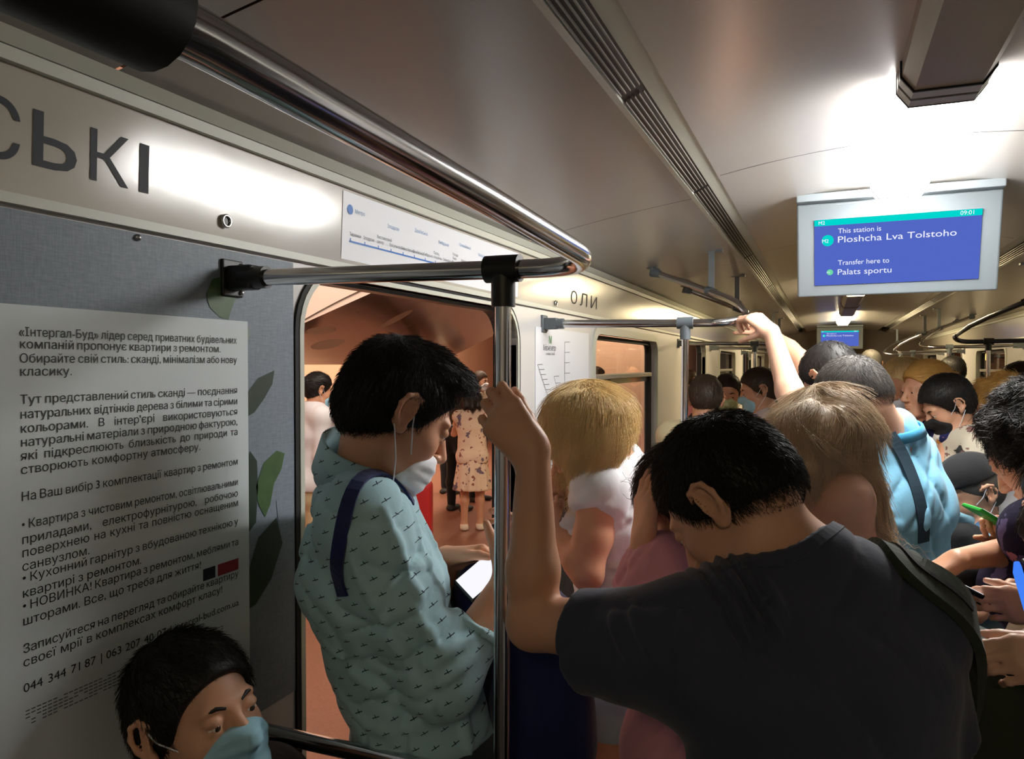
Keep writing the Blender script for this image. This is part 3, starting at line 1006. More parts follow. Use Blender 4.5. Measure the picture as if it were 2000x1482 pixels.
# pink side wall of the stairs rising above the brown underside
sw = MB()
Ea = A_ + Vector((-.02, .02, 0)); Eb = B_ + Vector((-.02, .02, 0))
ex = (Eb - Ea)
Ea = Ea - ex * .8; Eb = Eb + ex * 1.2
sw._add([Ea, Eb, Eb + Vector((0, 0, 3)), Ea + Vector((0, 0, 3))], [(0, 1, 2, 3)])
o = sw.build('station_side', M['cream2']); o['kind'] = 'structure'

struct('station_wall_right', MB().box((3.6, -6, -.1), (3.8, 30, 4)), mat('tunnel_wall', srgb(120, 92, 66), rough=.7, var=.2, vscale=3))
c = W(1927, 697, 11.5)
t = thing('signal_lamp', 'glowing orange signal lamp seen through the right-hand window', 'lamp', c)
MB().sphere(c, .05).build('bulb', emission('signal_orange', (1.0, .55, .12, 1), 6.0), t)
MB().obox(c + Vector((.06, 0, 0)), Vector((1, 0, 0)), Vector((0, 1, 0)), UP, .05, .14, .18, .01).build('housing', M['black'], t)
MB().tube([c + Vector((.08, 0, 0)), Vector((3.61, c.y, c.z))], .02, 10).build('bracket', M['black'], t)
# ------------------------------------------------------------------ bodies: soft-blended solids turned into one mesh
V = lambda *a: np.array(a if len(a) > 1 else a[0], dtype=np.float32)
def nv(v):
    v = np.asarray(v, dtype=np.float32)
    return v / (np.linalg.norm(v) + 1e-9)
def A3(v): return np.array([v[0], v[1], v[2]], dtype=np.float32)

class P_:
    __slots__ = ('op', 'k', 'f', 'lo', 'hi')
    def __init__(s, op, k, f, lo, hi):
        s.op, s.k, s.f, s.lo, s.hi = op, k, f, lo, hi

def cone(a, b, ra, rb=None, k=.02, op='u', flat=None, w=1.0):
    """round cone; flat = axis along which it is w times as thick"""
    a, b = A3(a), A3(b)
    rb = ra if rb is None else rb
    ba = b - a
    L2 = float(ba @ ba) + 1e-12
    if flat is None:
        def f(P):
            pa = P - a
            t = np.clip((pa @ ba) / L2, 0, 1)
            q = pa - t[..., None] * ba
            return np.sqrt((q * q).sum(-1)) - (ra + (rb - ra) * t)
        m = max(ra, rb)
    else:
        ax = nv(flat)
        def f(P):
            pa = P - a
            t = np.clip((pa @ ba) / L2, 0, 1)
            q = pa - t[..., None] * ba
            q = q + ((q @ ax) * (1 / w - 1))[..., None] * ax
            return (np.sqrt((q * q).sum(-1)) - (ra + (rb - ra) * t))
        m = max(ra, rb) * max(1, w)
    return P_(op, k, f, np.minimum(a, b) - m, np.maximum(a, b) + m)

def ell(c, r, R=None, k=.02, op='u'):
    c = A3(c)
    r = np.array(r, dtype=np.float32) if hasattr(r, '__len__') else np.full(3, r, dtype=np.float32)
    R = np.eye(3, dtype=np.float32) if R is None else np.asarray(R, dtype=np.float32)
    def f(P):
        q = ((P - c) @ R) / r
        k0 = np.sqrt((q * q).sum(-1))
        k1 = np.sqrt(((q / r) ** 2).sum(-1)) + 1e-9
        return k0 * (k0 - 1) / k1
    e = np.abs(R) @ r
    return P_(op, k, f, c - e, c + e)

def rbox(c, h, R=None, rad=.01, k=.02, op='u'):
    c = A3(c); h = np.array(h, dtype=np.float32) - rad
    R = np.eye(3, dtype=np.float32) if R is None else np.asarray(R, dtype=np.float32)
    def f(P):
        q = np.abs((P - c) @ R) - h
        return np.sqrt((np.maximum(q, 0) ** 2).sum(-1)) + np.minimum(q.max(-1), 0) - rad
    e = np.abs(R) @ (h + rad)
    return P_(op, k, f, c - e, c + e)

def cut(p, n, k=.004):
    """keep the side n points away from"""
    p, n = A3(p), nv(n)
    return P_('i', k, lambda P: (P - p) @ n, None, None)
def cut_in(p, n, c, r, k=.004):
    """the same cut, but only within r of c"""
    p, n, c = A3(p), nv(n), A3(c)
    return P_('i', k, lambda P: np.where(((P - c) ** 2).sum(-1) < r * r, (P - p) @ n, -1), None, None)
def disp(f):
    return P_('a', 0, f, None, None)
def minus(p):
    p.op = 's'
    return p
def keep(p):
    """intersect with the solid p"""
    return P_('i', p.k, p.f, None, None)
def grow(prims, t):
    """the same solids, thicker by t"""
    out = []
    for p in prims:
        if p.op == 'u':
            out.append(P_('u', p.k, (lambda P, g=p.f: g(P) - t), p.lo - t, p.hi + t))
    return out

def smin(a, b, k):
    if k <= 0: return np.minimum(a, b)
    h = np.maximum(k - np.abs(a - b), 0) / k
    return np.minimum(a, b) - h * h * k * .25
def smax(a, b, k): return -smin(-a, -b, k)

def sdf_at(prims, P):
    D = np.full(P.shape[:-1], 1e3, dtype=np.float32)
    for p in prims:
        if p.op == 'u': D = smin(D, p.f(P), p.k)
        elif p.op == 's': D = smax(D, -p.f(P), p.k)
        elif p.op == 'i': D = smax(D, p.f(P), p.k)
        else: D = D + p.f(P)
    return D

def grid_of(prims, lo, hi, h):
    lo = np.asarray(lo, dtype=np.float32); hi = np.asarray(hi, dtype=np.float32)
    n = np.maximum(np.ceil((hi - lo) / h).astype(int) + 1, 3)
    ax = [lo[i] + h * np.arange(n[i], dtype=np.float32) for i in range(3)]
    D = np.full(n, 1e3, dtype=np.float32)
    def sub(a, b):
        i0 = np.clip(np.floor((a - lo) / h).astype(int), 0, n)
        i1 = np.clip(np.ceil((b - lo) / h).astype(int) + 1, 0, n)
        return tuple(slice(i0[i], i1[i]) for i in range(3))
    def pts(s):
        X, Y, Z = np.meshgrid(ax[0][s[0]], ax[1][s[1]], ax[2][s[2]], indexing='ij')
        return np.stack([X, Y, Z], -1)
    full = tuple(slice(0, n[i]) for i in range(3))
    near = None
    for p in prims:
        if p.lo is None:
            m = np.abs(D) < max(.06, 3 * h)
            if not m.any(): continue
            ii = np.nonzero(m)
            P = np.stack([ax[0][ii[0]], ax[1][ii[1]], ax[2][ii[2]]], -1)
            if p.op == 'a': D[ii] = D[ii] + p.f(P)
            else:
                # beyond the band only the sign counts
                inside = D <= -max(.06, 3 * h)
                D[ii] = smax(D[ii], p.f(P), p.k)
                if inside.any():
                    jj = np.nonzero(inside)
                    Q = np.stack([ax[0][jj[0]], ax[1][jj[1]], ax[2][jj[2]]], -1)
                    D[jj] = smax(D[jj], p.f(Q), p.k)
            continue
        s = sub(p.lo - p.k - 2 * h, p.hi + p.k + 2 * h)
        if any(q.stop <= q.start for q in s): continue
        d = p.f(pts(s))
        D[s] = smin(D[s], d, p.k) if p.op == 'u' else smax(D[s], -d, p.k)
    return D, lo

_CO = np.array([(i, j, k) for i in (0, 1) for j in (0, 1) for k in (0, 1)])
_ED = [(a, b) for a in range(8) for b in range(a + 1, 8) if np.abs(_CO[a] - _CO[b]).sum() == 1]
def nets(D, lo, h):
    ins = D < 0
    n = np.array(D.shape) - 1
    cnt = np.zeros(n, dtype=np.int8)
    for c in _CO:
        cnt += ins[c[0]:c[0] + n[0], c[1]:c[1] + n[1], c[2]:c[2] + n[2]]
    act = (cnt > 0) & (cnt < 8)
    ii = np.array(np.nonzero(act)).T
    if len(ii) == 0: return np.zeros((0, 3)), np.zeros((0, 4), int)
    vals = np.stack([D[ii[:, 0] + c[0], ii[:, 1] + c[1], ii[:, 2] + c[2]] for c in _CO], 1)
    vals = np.clip(vals, -4 * h, 4 * h)
    acc = np.zeros((len(ii), 3)); num = np.zeros(len(ii))
    for a, b in _ED:
        va, vb = vals[:, a], vals[:, b]
        m = (va < 0) != (vb < 0)
        t = np.where(m, va / np.where(m, va - vb, 1), 0)
        acc += np.where(m[:, None], _CO[a] + t[:, None] * (_CO[b] - _CO[a]), 0)
        num += m
    pos = lo + h * (ii + acc / num[:, None])
    idx = np.full(n, -1, dtype=np.int64)
    idx[act] = np.arange(len(ii))
    faces = []
    for ax in range(3):
        o = [q for q in range(3) if q != ax]
        a = [slice(None)] * 3; b = [slice(None)] * 3
        a[ax] = slice(0, -1); b[ax] = slice(1, None)
        s = ins[tuple(a)] != ins[tuple(b)]
        e = np.array(np.nonzero(s)).T
        e = e[(e[:, o[0]] > 0) & (e[:, o[1]] > 0) & (e[:, o[0]] < D.shape[o[0]] - 1) & (e[:, o[1]] < D.shape[o[1]] - 1)]
        if len(e) == 0: continue
        flip = ins[e[:, 0], e[:, 1], e[:, 2]]
        q = []
        for d0, d1 in ((-1, -1), (0, -1), (0, 0), (-1, 0)):
            c = e.copy(); c[:, o[0]] += d0; c[:, o[1]] += d1
            q.append(idx[c[:, 0], c[:, 1], c[:, 2]])
        q = np.stack(q, 1)
        if ax == 1: flip = ~flip
        q[~flip] = q[~flip][:, ::-1]
        faces.append(q)
    F = np.concatenate(faces) if faces else np.zeros((0, 4), int)
    return pos, F[(F >= 0).all(1)]

def solid(prims, h, fine=()):
    """vertices and quads; fine = [(lo, hi, h)] boxes meshed at a finer step"""
    us = [p for p in prims if p.op == 'u']
    lo = np.min([p.lo for p in us], 0) - 3 * h
    hi = np.max([p.hi for p in us], 0) + 3 * h
    D, o = grid_of(prims, lo, hi, h)
    Vs, Fs = nets(D, o, h)
    for (a, b, hf) in fine:
        a = np.asarray(a, dtype=np.float32); b = np.asarray(b, dtype=np.float32)
        m = ((Vs > a + .6 * h) & (Vs < b - .6 * h)).all(1)
        Fs = Fs[~m[Fs].all(1)] if len(Fs) else Fs
        D, o = grid_of(prims, a, b, hf)
        v2, f2 = nets(D, o, hf)
        Fs = np.concatenate([Fs, f2 + len(Vs)]) if len(Fs) else f2 + len(Vs)
        Vs = np.concatenate([Vs, v2])
    used = np.zeros(len(Vs), bool); used[Fs.ravel()] = True
    mp = np.cumsum(used) - 1
    return Vs[used], mp[Fs]

def np_mesh(name, Vs, Fs, m, parent=None, smooth=True, mids=None):
    me = bpy.data.meshes.new(name)
    Vs = np.asarray(Vs, dtype=np.float32)
    me.vertices.add(len(Vs)); me.vertices.foreach_set('co', Vs.ravel())
    k = Fs.shape[1]
    me.loops.add(Fs.size); me.loops.foreach_set('vertex_index', Fs.astype(np.int32).ravel())
    me.polygons.add(len(Fs)); me.polygons.foreach_set('loop_start', np.arange(0, Fs.size, k, dtype=np.int32))
    if mids is not None: me.polygons.foreach_set('material_index', mids.astype(np.int32))
    me.update(calc_edges=True)
    me.polygons.foreach_set('use_smooth', np.full(len(Fs), smooth))
    return link_mesh(name, me, m, parent)

def mesh_of(name, prims, h, m, parent, fine=()):
    Vs, Fs = solid(prims, h, fine)
    return np_mesh(name, Vs, Fs, m, parent)

def strands(Vs, Fs, prims, n, flow, seg, steps, rad, lift=.15, jitter=.25, where=None, taper=.35, off=.001, seed=1, reject=()):
    """hair: thin three-sided tapering tubes that run over the solid along a flow"""
    r = np.random.default_rng(seed)
    a, b, c = Vs[Fs[:, 0]], Vs[Fs[:, 1]], Vs[Fs[:, 2]]
    nr = np.cross(b - a, c - a)
    ar = np.linalg.norm(nr, axis=1) + 1e-12
    pr = ar / ar.sum()
    pick = r.choice(len(Fs), n, p=pr)
    u = r.random((n, 2))
    P = (a[pick] + (b[pick] - a[pick]) * u[:, :1] + (Vs[Fs[pick, 3]] - a[pick]) * u[:, 1:]).astype(np.float32)
    N = nr[pick] / ar[pick][:, None]
    m = sdf_at(prims, P) > -.004
    if where is not None: m &= where(P)
    P, N = P[m], N[m]
    n = len(P)
    if n == 0: return np.zeros((0, 3)), np.zeros((0, 4), int)
    J = r.normal(size=(n, 3)) * jitter
    ln = (0.65 + .6 * r.random(n))[:, None]
    pts = [P]
    T = None
    e = .002
    for s in range(steps):
        F = flow(P)
        F = F / (np.linalg.norm(F, axis=1)[:, None] + 1e-9) + J
        g = np.stack([sdf_at(prims, P + np.eye(3, dtype=np.float32)[i] * e) - sdf_at(prims, P - np.eye(3, dtype=np.float32)[i] * e) for i in range(3)], 1)
        g /= np.linalg.norm(g, axis=1)[:, None] + 1e-9
        F = F - g * (F * g).sum(1)[:, None]
        F = F / (np.linalg.norm(F, axis=1)[:, None] + 1e-9) + g * (lift * (s + 1) / steps)
        T = F if T is None else T * .4 + F * .6
        T = T / (np.linalg.norm(T, axis=1)[:, None] + 1e-9)
        P = P + T * seg * ln
        d = sdf_at(prims, P)
        low = off - d
        P = (P + g * np.maximum(low, 0)[:, None]).astype(np.float32)
        pts.append(P)
    pts = np.stack(pts, 1)                                  # n, steps+1, 3
    if len(reject):
        ok = np.ones(n, bool)
        for q in reject: ok &= q.f(pts[:, -1]) > -.005
        pts = pts[ok]; n = len(pts)
        if n == 0: return np.zeros((0, 3)), np.zeros((0, 4), int)
    m = steps + 1
    tan = np.gradient(pts, axis=1)
    tan /= np.linalg.norm(tan, axis=2)[..., None] + 1e-9
    ref = r.normal(size=(n, 1, 3))
    s1 = np.cross(tan, ref); s1 /= np.linalg.norm(s1, axis=2)[..., None] + 1e-9
    s2 = np.cross(tan, s1)
    rr = rad * (1 - (1 - taper) * np.linspace(0, 1, m))[None, :, None]
    ring_ = [pts + rr * (s1 * math.cos(t) + s2 * math.sin(t)) for t in (0, 2 * math.pi / 3, 4 * math.pi / 3)]
    VV = np.stack(ring_, 2).reshape(-1, 3)                   # n, m, 3 corners
    base = np.arange(n)[:, None, None] * (m * 3) + np.arange(m - 1)[None, :, None] * 3
    q = []
    for t in range(3):
        t2 = (t + 1) % 3
        q.append(np.concatenate([base + t, base + t2, base + 3 + t2, base + 3 + t], 2))
    FF = np.concatenate([x.reshape(-1, 4) for x in q])
    return VV, FF

def join(*parts):
    Vo, Fo, n = [], [], 0
    for v, f in parts:
        if len(v) == 0: continue
        Vo.append(v); Fo.append(f + n); n += len(v)
    return np.concatenate(Vo), np.concatenate(Fo)

def rotv(v, ax, a):
    v, ax = np.asarray(v, float), nv(ax)
    return v * math.cos(a) + np.cross(ax, v) * math.sin(a) + ax * (ax @ v) * (1 - math.cos(a))

# ------------------------------------------------------------------ human parts
class Head:
    def __init__(s, pos, fwd, up=(0, 0, 1), size=1.0):
        s.p = A3(pos)
        s.f = nv(fwd)
        u = np.asarray(up, float)
        s.u = nv(u - s.f * (u @ s.f))
        s.r = np.cross(s.f, s.u)
        s.s = size
        s.R = np.stack([s.r, s.f, s.u], 1).astype(np.float32)     # local (right, forward, up) -> world
    def at(s, x, y, z): return s.p + s.R @ (np.array([x, y, z], dtype=np.float32) * s.s)
    def ell(s, c, r, k=.02, op='u', rot=None):
        R = s.R if rot is None else s.R @ np.asarray(rot, dtype=np.float32)
        return ell(s.at(*c), np.array(r) * s.s, R, k, op)
    def cone(s, a, b, ra, rb=None, k=.01, op='u'):
        return cone(s.at(*a), s.at(*b), ra * s.s, (ra if rb is None else rb) * s.s, k, op)
    def loc(s, P): return ((P - s.p) @ s.R) / s.s

def rot_zx(az, ax_):
    c, s_ = math.cos(az), math.sin(az)
    Rz = np.array([[c, -s_, 0], [s_, c, 0], [0, 0, 1]])
    c, s_ = math.cos(ax_), math.sin(ax_)
    Rx = np.array([[1, 0, 0], [0, c, -s_], [0, s_, c]])
    return Rz @ Rx

def head_prims(H, jaw=1.0, detail=True, ear=1.0):
    p = [H.ell((0, -.014, .030), (.074, .094, .084), .02),
         H.ell((0, .030, -.030), (.060, .060, .080), .03),
         H.ell((0, .040, -.082), (.046 * jaw, .044, .034), .03),
         H.cone((-.045 * jaw, .0, -.065), (-.02, .068, -.098), .018, .014, .02),
         H.cone((.045 * jaw, .0, -.065), (.02, .068, -.098), .018, .014, .02),
         H.ell((0, .074, -.100), (.020, .016, .014), .02),
         H.ell((.034, .056, -.028), (.024, .024, .024), .02), H.ell((-.034, .056, -.028), (.024, .024, .024), .02),
         H.ell((0, .076, .020), (.048, .016, .012), .015)]
    if detail:
        for s in (-1, 1):
            p.append(H.ell((s * .031, .100, .002), (.019, .017, .012), .012, 's'))
        p += [H.cone((0, .086, .008), (0, .110, -.034), .008, .0115, .010),
              H.ell((.011, .099, -.039), (.008, .009, .007), .006), H.ell((-.011, .099, -.039), (.008, .009, .007), .006),
              H.ell((0, .091, -.060), (.023, .010, .0055), .006), H.ell((0, .089, -.0705), (.019, .010, .006), .005),
              H.ell((0, .100, -.0652), (.022, .010, .0014), .003, 's')]
        for s in (-1, 1):                                       # eyelids over the eyeball
            p += [H.ell((s * .031, .0795, .0050), (.0150, .0120, .0095), .004), H.ell((s * .031, .0785, -.0085), (.0140, .0095, .0060), .005)]
    for s in (-1, 1):
        ro = rot_zx(s * -.45, -.18)
        p.append(H.ell((s * .080, -.012, .002), (.0065 * ear, .0185 * ear, .031 * ear), .008, 'u', ro))
        p.append(H.ell((s * .078, -.006, -.026), (.006, .010, .011), .008, 'u', ro))
        if detail:
            p.append(H.ell((s * .0875, -.006, .004), (.0055, .0105, .019), .004, 's', ro))
            rim = [(-.003, -.026, .020), (-.004, -.030, .004)]
            out = [(.0, .010, .020), (.004, .004, .030), (.007, -.010, .034), (.009, -.023, .027), (.010, -.029, .010), (.007, -.026, -.008), (.002, -.016, -.022)]
            for a, b in zip(out[:-1], out[1:]):
                q = lambda w: (s * (.078 + w[0] * 1.0 + (.004 if w[1] < -.01 else 0)), w[1], w[2])
                p.append(H.cone(q(a), q(b), .0042, .0042, .004))
    return p

def hand_prims(wr, d, n, t, curls, thumb=(.5, .6), s=1.0, spread=.0, k=.006):
    """wr wrist, d towards the knuckles, n where the palm faces, t the thumb's side; curls per finger (3 angles)"""
    wr, d, n = A3(wr), nv(d), np.asarray(n, float)
    n = nv(n - d * (n @ d)); t0 = nv(np.cross(d, n)); t = t0 if t0 @ np.asarray(t, float) > 0 else -t0
    ax = np.cross(d, n)
    out = []
    L = [(.044, .026, .021), (.048, .030, .022), (.045, .028, .022), (.035, .021, .019)]
    R = [.0092, .0094, .0088, .0078]
    offs = [.031, .0105, -.0095, -.0285]
    kd = [.088, .092, .087, .078]
    kn = []
    for i in range(4):
        K = wr + (d * kd[i] + t * offs[i]) * s - n * (.003 * s)
        kn.append(K)
        out.append(cone(wr + t * (offs[i] * .62) * s + d * .006 * s, K, .0150 * s, .0118 * s, .014))
        dd = nv(d + t * (spread * (1.5 - i) / 1.5))
        P = K
        c = curls[i] if len(curls) == 4 else curls[0]
        a = 0
        for j in range(3):
            a += c[j]
            v = rotv(dd, ax, a)
            Q = P + v * L[i][j] * s
            out.append(cone(P, Q, R[i] * (1 - .1 * j) * s, R[i] * (1 - .1 * (j + 1)) * s, .004 if j else k))
            P = Q
    # palm pad and thumb
    out.append(cone(wr + (d * .03 - t * .016 + n * .006) * s, wr + (d * .070 - t * .02 + n * .005) * s, .014 * s, .011 * s, .012))
    b0 = wr + (d * .018 + t * .020 + n * .004) * s
    td = nv(t * thumb[0] + n * thumb[1] + d * (.62 if len(thumb) < 3 else thumb[2]))
    b1 = b0 + td * .044 * s
    td2 = nv(td * .8 + d * .25 + n * (.25 if len(thumb) < 4 else thumb[3]))
    b2 = b1 + td2 * .034 * s
    td3 = nv(td2 + n * .25 + d * .1)
    b3 = b2 + td3 * .026 * s
    out += [cone(b0, b1, .0155 * s, .0118 * s, .014), cone(b1, b2, .0108 * s, .0098 * s, .005), cone(b2, b3, .0098 * s, .0075 * s, .004)]
    return out

def ik(a, c, l1, l2, pole):
    """elbow between shoulder a and wrist c, bending towards pole"""
    a, c = A3(a), A3(c)
    v = c - a
    L = float(np.linalg.norm(v))
    L_ = min(L, (l1 + l2) * .999)
    x = (l1 * l1 - l2 * l2 + L_ * L_) / (2 * L_)
    hgt = math.sqrt(max(l1 * l1 - x * x, 0))
    u = v / L
    p = np.asarray(pole, float); p = nv(p - u * (p @ u))
    return a + u * x + p * hgt

RELAX = [(.25, .35, .2), (.35, .45, .25), (.4, .5, .3), (.5, .55, .3)]
GRIP = [(.85, 1.35, .8)] * 4
HOLD = [(.55, .8, .4), (.6, .85, .45), (.65, .9, .5), (.7, .95, .5)]

class Body:
    """joints of a standing or sitting person, in world space"""
    def __init__(s, x, y, h, face, z0=0.0, lean=0.0, female=False, build=1.0):
        s.k = h / 1.75
        s.f = nv(face)
        s.r = nv(np.cross(s.f, (0, 0, 1)))
        s.b = build
        s.female = female
        k = s.k
        o = np.array([x, y, z0], dtype=np.float32)
        s.o = o
        U = np.array([0, 0, 1], dtype=np.float32)
        sw = (.172 if female else .192) * k * (.5 + .5 * build)
        ln = lambda z: s.f * (lean * max(0, (z - .95)) / .6)
        s.pelvis = o + U * .94 * k
        s.waist = o + U * 1.09 * k + ln(1.09) * k
        s.chest = o + U * 1.27 * k + ln(1.27) * k
        s.neck = o + U * 1.455 * k + ln(1.455) * k - s.f * .02 * k
        s.sh = {q: o + U * 1.405 * k + ln(1.4) * k + s.r * q * sw - s.f * .01 for q in (-1, 1)}
        s.hip = {q: o + U * .90 * k + s.r * q * .088 * k for q in (-1, 1)}
        s.knee = {q: o + U * .49 * k + s.r * q * .092 * k + s.f * .015 for q in (-1, 1)}
        s.ank = {q: o + U * .085 * k + s.r * q * .10 * k for q in (-1, 1)}
        s.el = {q: s.sh[q] - U * .29 * k + s.r * q * .05 - s.f * .03 for q in (-1, 1)}
        s.wr = {q: s.el[q] - U * .23 * k + s.f * .09 for q in (-1, 1)}
        s.hd = {q: (nv(s.wr[q] - s.el[q]), -s.r * q, s.f) for q in (-1, 1)}
        s.curl = {q: RELAX for q in (-1, 1)}
        s.thumb = {q: (.35, .45) for q in (-1, 1)}
        s.head = Head(o + U * 1.625 * k + ln(1.62) * k + s.f * .02, s.f, size=k ** .5)
    def reach(s, q, target, pole, d=None, n=None, t=None, curl=None, thumb=None):
        s.wr[q] = A3(target)
        s.el[q] = ik(s.sh[q], target, .29 * s.k, .255 * s.k, pole).astype(np.float32)
        s.hd[q] = (nv(s.wr[q] - s.el[q]) if d is None else nv(d), s.hd[q][1] if n is None else n, s.hd[q][2] if t is None else t)
        if curl is not None: s.curl[q] = curl
        if thumb is not None: s.thumb[q] = thumb
    def torso(s, t=0.0, low=True):
        k, b = s.k, s.b
        r = s.r
        wide = .5 + .5 * b
        fem = s.female
        hipw = 1.42 if fem else 1.35
        p = [cone(s.pelvis, s.waist, (.118 if fem else .112) * k * b, (.098 if fem else .108) * k * b, .05, flat=r, w=hipw),
             cone(s.waist, s.chest, (.098 if fem else .108) * k * b, (.108 if fem else .118) * k * b, .05, flat=r, w=1.36),
             cone(s.chest, s.chest * .35 + s.neck * .65, .115 * k * b, .075 * k, .05, flat=r, w=1.4),
             cone(s.sh[-1], s.sh[1], (.044 if fem else .056) * k, (.044 if fem else .056) * k, .05),
             cone(s.neck + (0, 0, .01), s.sh[-1] * .85 + s.neck * .15, .045 * k, .05 * k, .05),
             cone(s.neck + (0, 0, .01), s.sh[1] * .85 + s.neck * .15, .045 * k, .05 * k, .05)]
        if fem:
            for q in (-1, 1):
                p.append(ell(s.chest + s.f * .085 * k + s.r * q * .075 * k - np.array([0, 0, .02]), (.062 * k, .062 * k, .062 * k), None, .04))
        if low:
            for q in (-1, 1):
                p.append(cone(s.hip[q] - s.f * .05 * k, s.hip[q] * .8 + s.knee[q] * .2 - s.f * .045 * k, .088 * k * b, .08 * k * b, .06))
        return grow(p, t) if t else p
    def arm(s, q, t=0.0):
        k, b = s.k, (.6 + .4 * s.b) * (.9 if s.female else 1.0) * getattr(s, 'armk', 1.0)
        sh, el, wr = s.sh[q], s.el[q], s.wr[q]
        fm = el * .68 + wr * .32
        p = [cone(sh, sh * .45 + el * .55, .052 * k * b, .047 * k * b, .03), cone(sh * .45 + el * .55, el, .047 * k * b, .038 * k * b, .02),
             cone(el, fm, .038 * k * b, .040 * k * b, .02), cone(fm, wr, .040 * k * b, .0265 * k * b, .02)]
        return grow(p, t) if t else p
    def hand(s, q):
        d, n, t = s.hd[q]
        return hand_prims(s.wr[q], d, n, t, s.curl[q], s.thumb[q], s.k * (.92 if s.female else 1.0))
    def leg(s, q, t=0.0):
        k, b = s.k, (.7 + .3 * s.b)
        hp, kn, an = s.hip[q], s.knee[q], s.ank[q]
        cm = kn * .7 + an * .3 - s.f * .015
        p = [cone(hp, kn, .086 * k * b, .054 * k * b, .04), cone(kn, cm, .052 * k * b, .053 * k * b, .03), cone(cm, an, .053 * k * b, .036 * k * b, .03)]
        return grow(p, t) if t else p
    def foot(s, q, t=0.0):
        k = s.k
        a = s.ank[q]
        fl = np.array([a[0], a[1], a[2] - .085 * k + .032 * k], dtype=np.float32)
        p = [cone(a, fl - s.f * .035 * k, .036 * k, .030 * k, .03), cone(fl - s.f * .035 * k, fl + s.f * .14 * k, .031 * k, .026 * k, .03, flat=s.r, w=1.25)]
        return grow(p, t) if t else p
    def necks(s, t=0.0):
        H = s.head
        p = [cone(s.neck - (0, 0, .03), H.at(0, -.028, -.045), .062 * s.k * (.85 if s.female else 1), .056 * s.k * (.85 if s.female else 1), .03)]
        return grow(p, t) if t else p
    def skin(s, **kw):
        p = head_prims(s.head, **kw) + s.necks() + s.torso()
        for q in (-1, 1):
            p += s.arm(q) + s.leg(q) + s.foot(q)
        for q in (-1, 1):
            p += s.hand(q)
        return p
    def boxes(s, hh, hd, sides=(-1, 1)):
        """where the mesh needs to be finer: head and hands"""
        e = .155 * s.head.s
        out = [(s.head.p - e, s.head.p + e, hh)] if hh else []
        if hd:
            for q in sides:
                c = s.wr[q] + s.hd[q][0] * .085 * s.k
                out.append((c - .125 * s.k, c + .125 * s.k, hd))
        return out
def WA(px, py, d): return A3(W(px, py, d))
CRn, CFn, UPn = A3(CR), A3(CF0), np.array([0, 0, 1], dtype=np.float32)
# ------------------------------------------------------------------ materials of people
def skin(name, col, rough=.48):
    return mat(name, col, rough=rough, spec=.4, var=.06, vscale=25, bump=.03, bscale=220, sss=.12)
M['skin'] = skin('skin', srgb(214, 160, 128))
M['skin2'] = skin('skin_tan', srgb(204, 154, 124))
M['skin3'] = skin('skin_fair', srgb(220, 176, 150))
M['lips'] = skin('lips', srgb(176, 100, 88))
M['eye'] = mat('eye', srgb(226, 220, 214), rough=.15)
M['iris'] = mat('iris', srgb(52, 38, 30), rough=.15)
def hairm(name, col, rough=.52, var=.16):
    m = mat(name, col, rough=rough, spec=.4, var=var, vscale=60, bstretch=(1, 1, .10))
    m.node_tree.nodes['Principled BSDF'].inputs['Anisotropic'].default_value = .4
    return m
M['h_black'] = hairm('hair_black', srgb(24, 20, 18))
M['h_brown'] = hairm('hair_dark_brown', srgb(44, 32, 24))
M['h_mid'] = hairm('hair_brown', srgb(66, 50, 38))
M['h_ash'] = hairm('hair_ash_brown', srgb(208, 186, 156), var=.4)
M['h_blonde'] = hairm('hair_blonde', srgb(246, 210, 152), var=.22)
M['h_gold'] = hairm('hair_golden', srgb(204, 158, 84))
M['h_grey'] = hairm('hair_grey', srgb(84, 80, 76))
def cloth(name, col, bump=.45, rough=.85, var=.05, bs=15, st=(1, 1, .45)):
    return mat(name, col, rough=rough, spec=.25, var=var, vscale=20, bump=bump, bscale=bs, bstretch=st, sheen=.15)
M['c_mask'] = mat('mask_blue', srgb(150, 196, 214), rough=.8, bump=.05, bscale=40)
M['c_maskw'] = mat('mask_white', srgb(240, 244, 250), rough=.8, bump=.05, bscale=40)
M['c_maskk'] = mat('mask_black', srgb(20, 20, 22), rough=.8)
M['c_maskg'] = mat('mask_green', srgb(190, 206, 160), rough=.8)
M['c_dark'] = cloth('cloth_dark', srgb(30, 30, 34))
M['c_black'] = cloth('cloth_black', srgb(16, 16, 18))
M['c_jeans'] = cloth('denim_dark', srgb(46, 56, 78))
M['c_trouser'] = cloth('trouser_grey', srgb(52, 60, 66))
M['c_white'] = cloth('cloth_white', srgb(226, 228, 232))
M['c_cream'] = cloth('cloth_cream', srgb(222, 204, 176))
M['c_pink'] = cloth('cloth_pink', srgb(206, 146, 158))
M['c_pinkp'] = cloth('cloth_mauve', srgb(128, 76, 92))
M['c_tee'] = cloth('tee_charcoal', srgb(56, 60, 76))
M['c_polo'] = cloth('polo_blue', srgb(128, 190, 222))
M['c_polod'] = cloth('polo_collar', srgb(70, 160, 206))
M['c_olive'] = cloth('strap_olive', srgb(50, 58, 44))
M['c_navy'] = cloth('bag_navy', srgb(28, 38, 86), rough=.6)
M['c_green'] = cloth('cloth_dark_green', srgb(40, 54, 46))
M['c_brown'] = cloth('cloth_brown', srgb(66, 50, 40))
M['c_yell'] = cloth('cloth_straw', srgb(214, 200, 160))
M['c_shorts'] = cloth('denim_pale', srgb(172, 196, 206))
M['sole'] = mat('shoe_sole', srgb(40, 38, 36), rough=.7)
M['shoew'] = mat('shoe_pale', srgb(220, 205, 185), rough=.6)
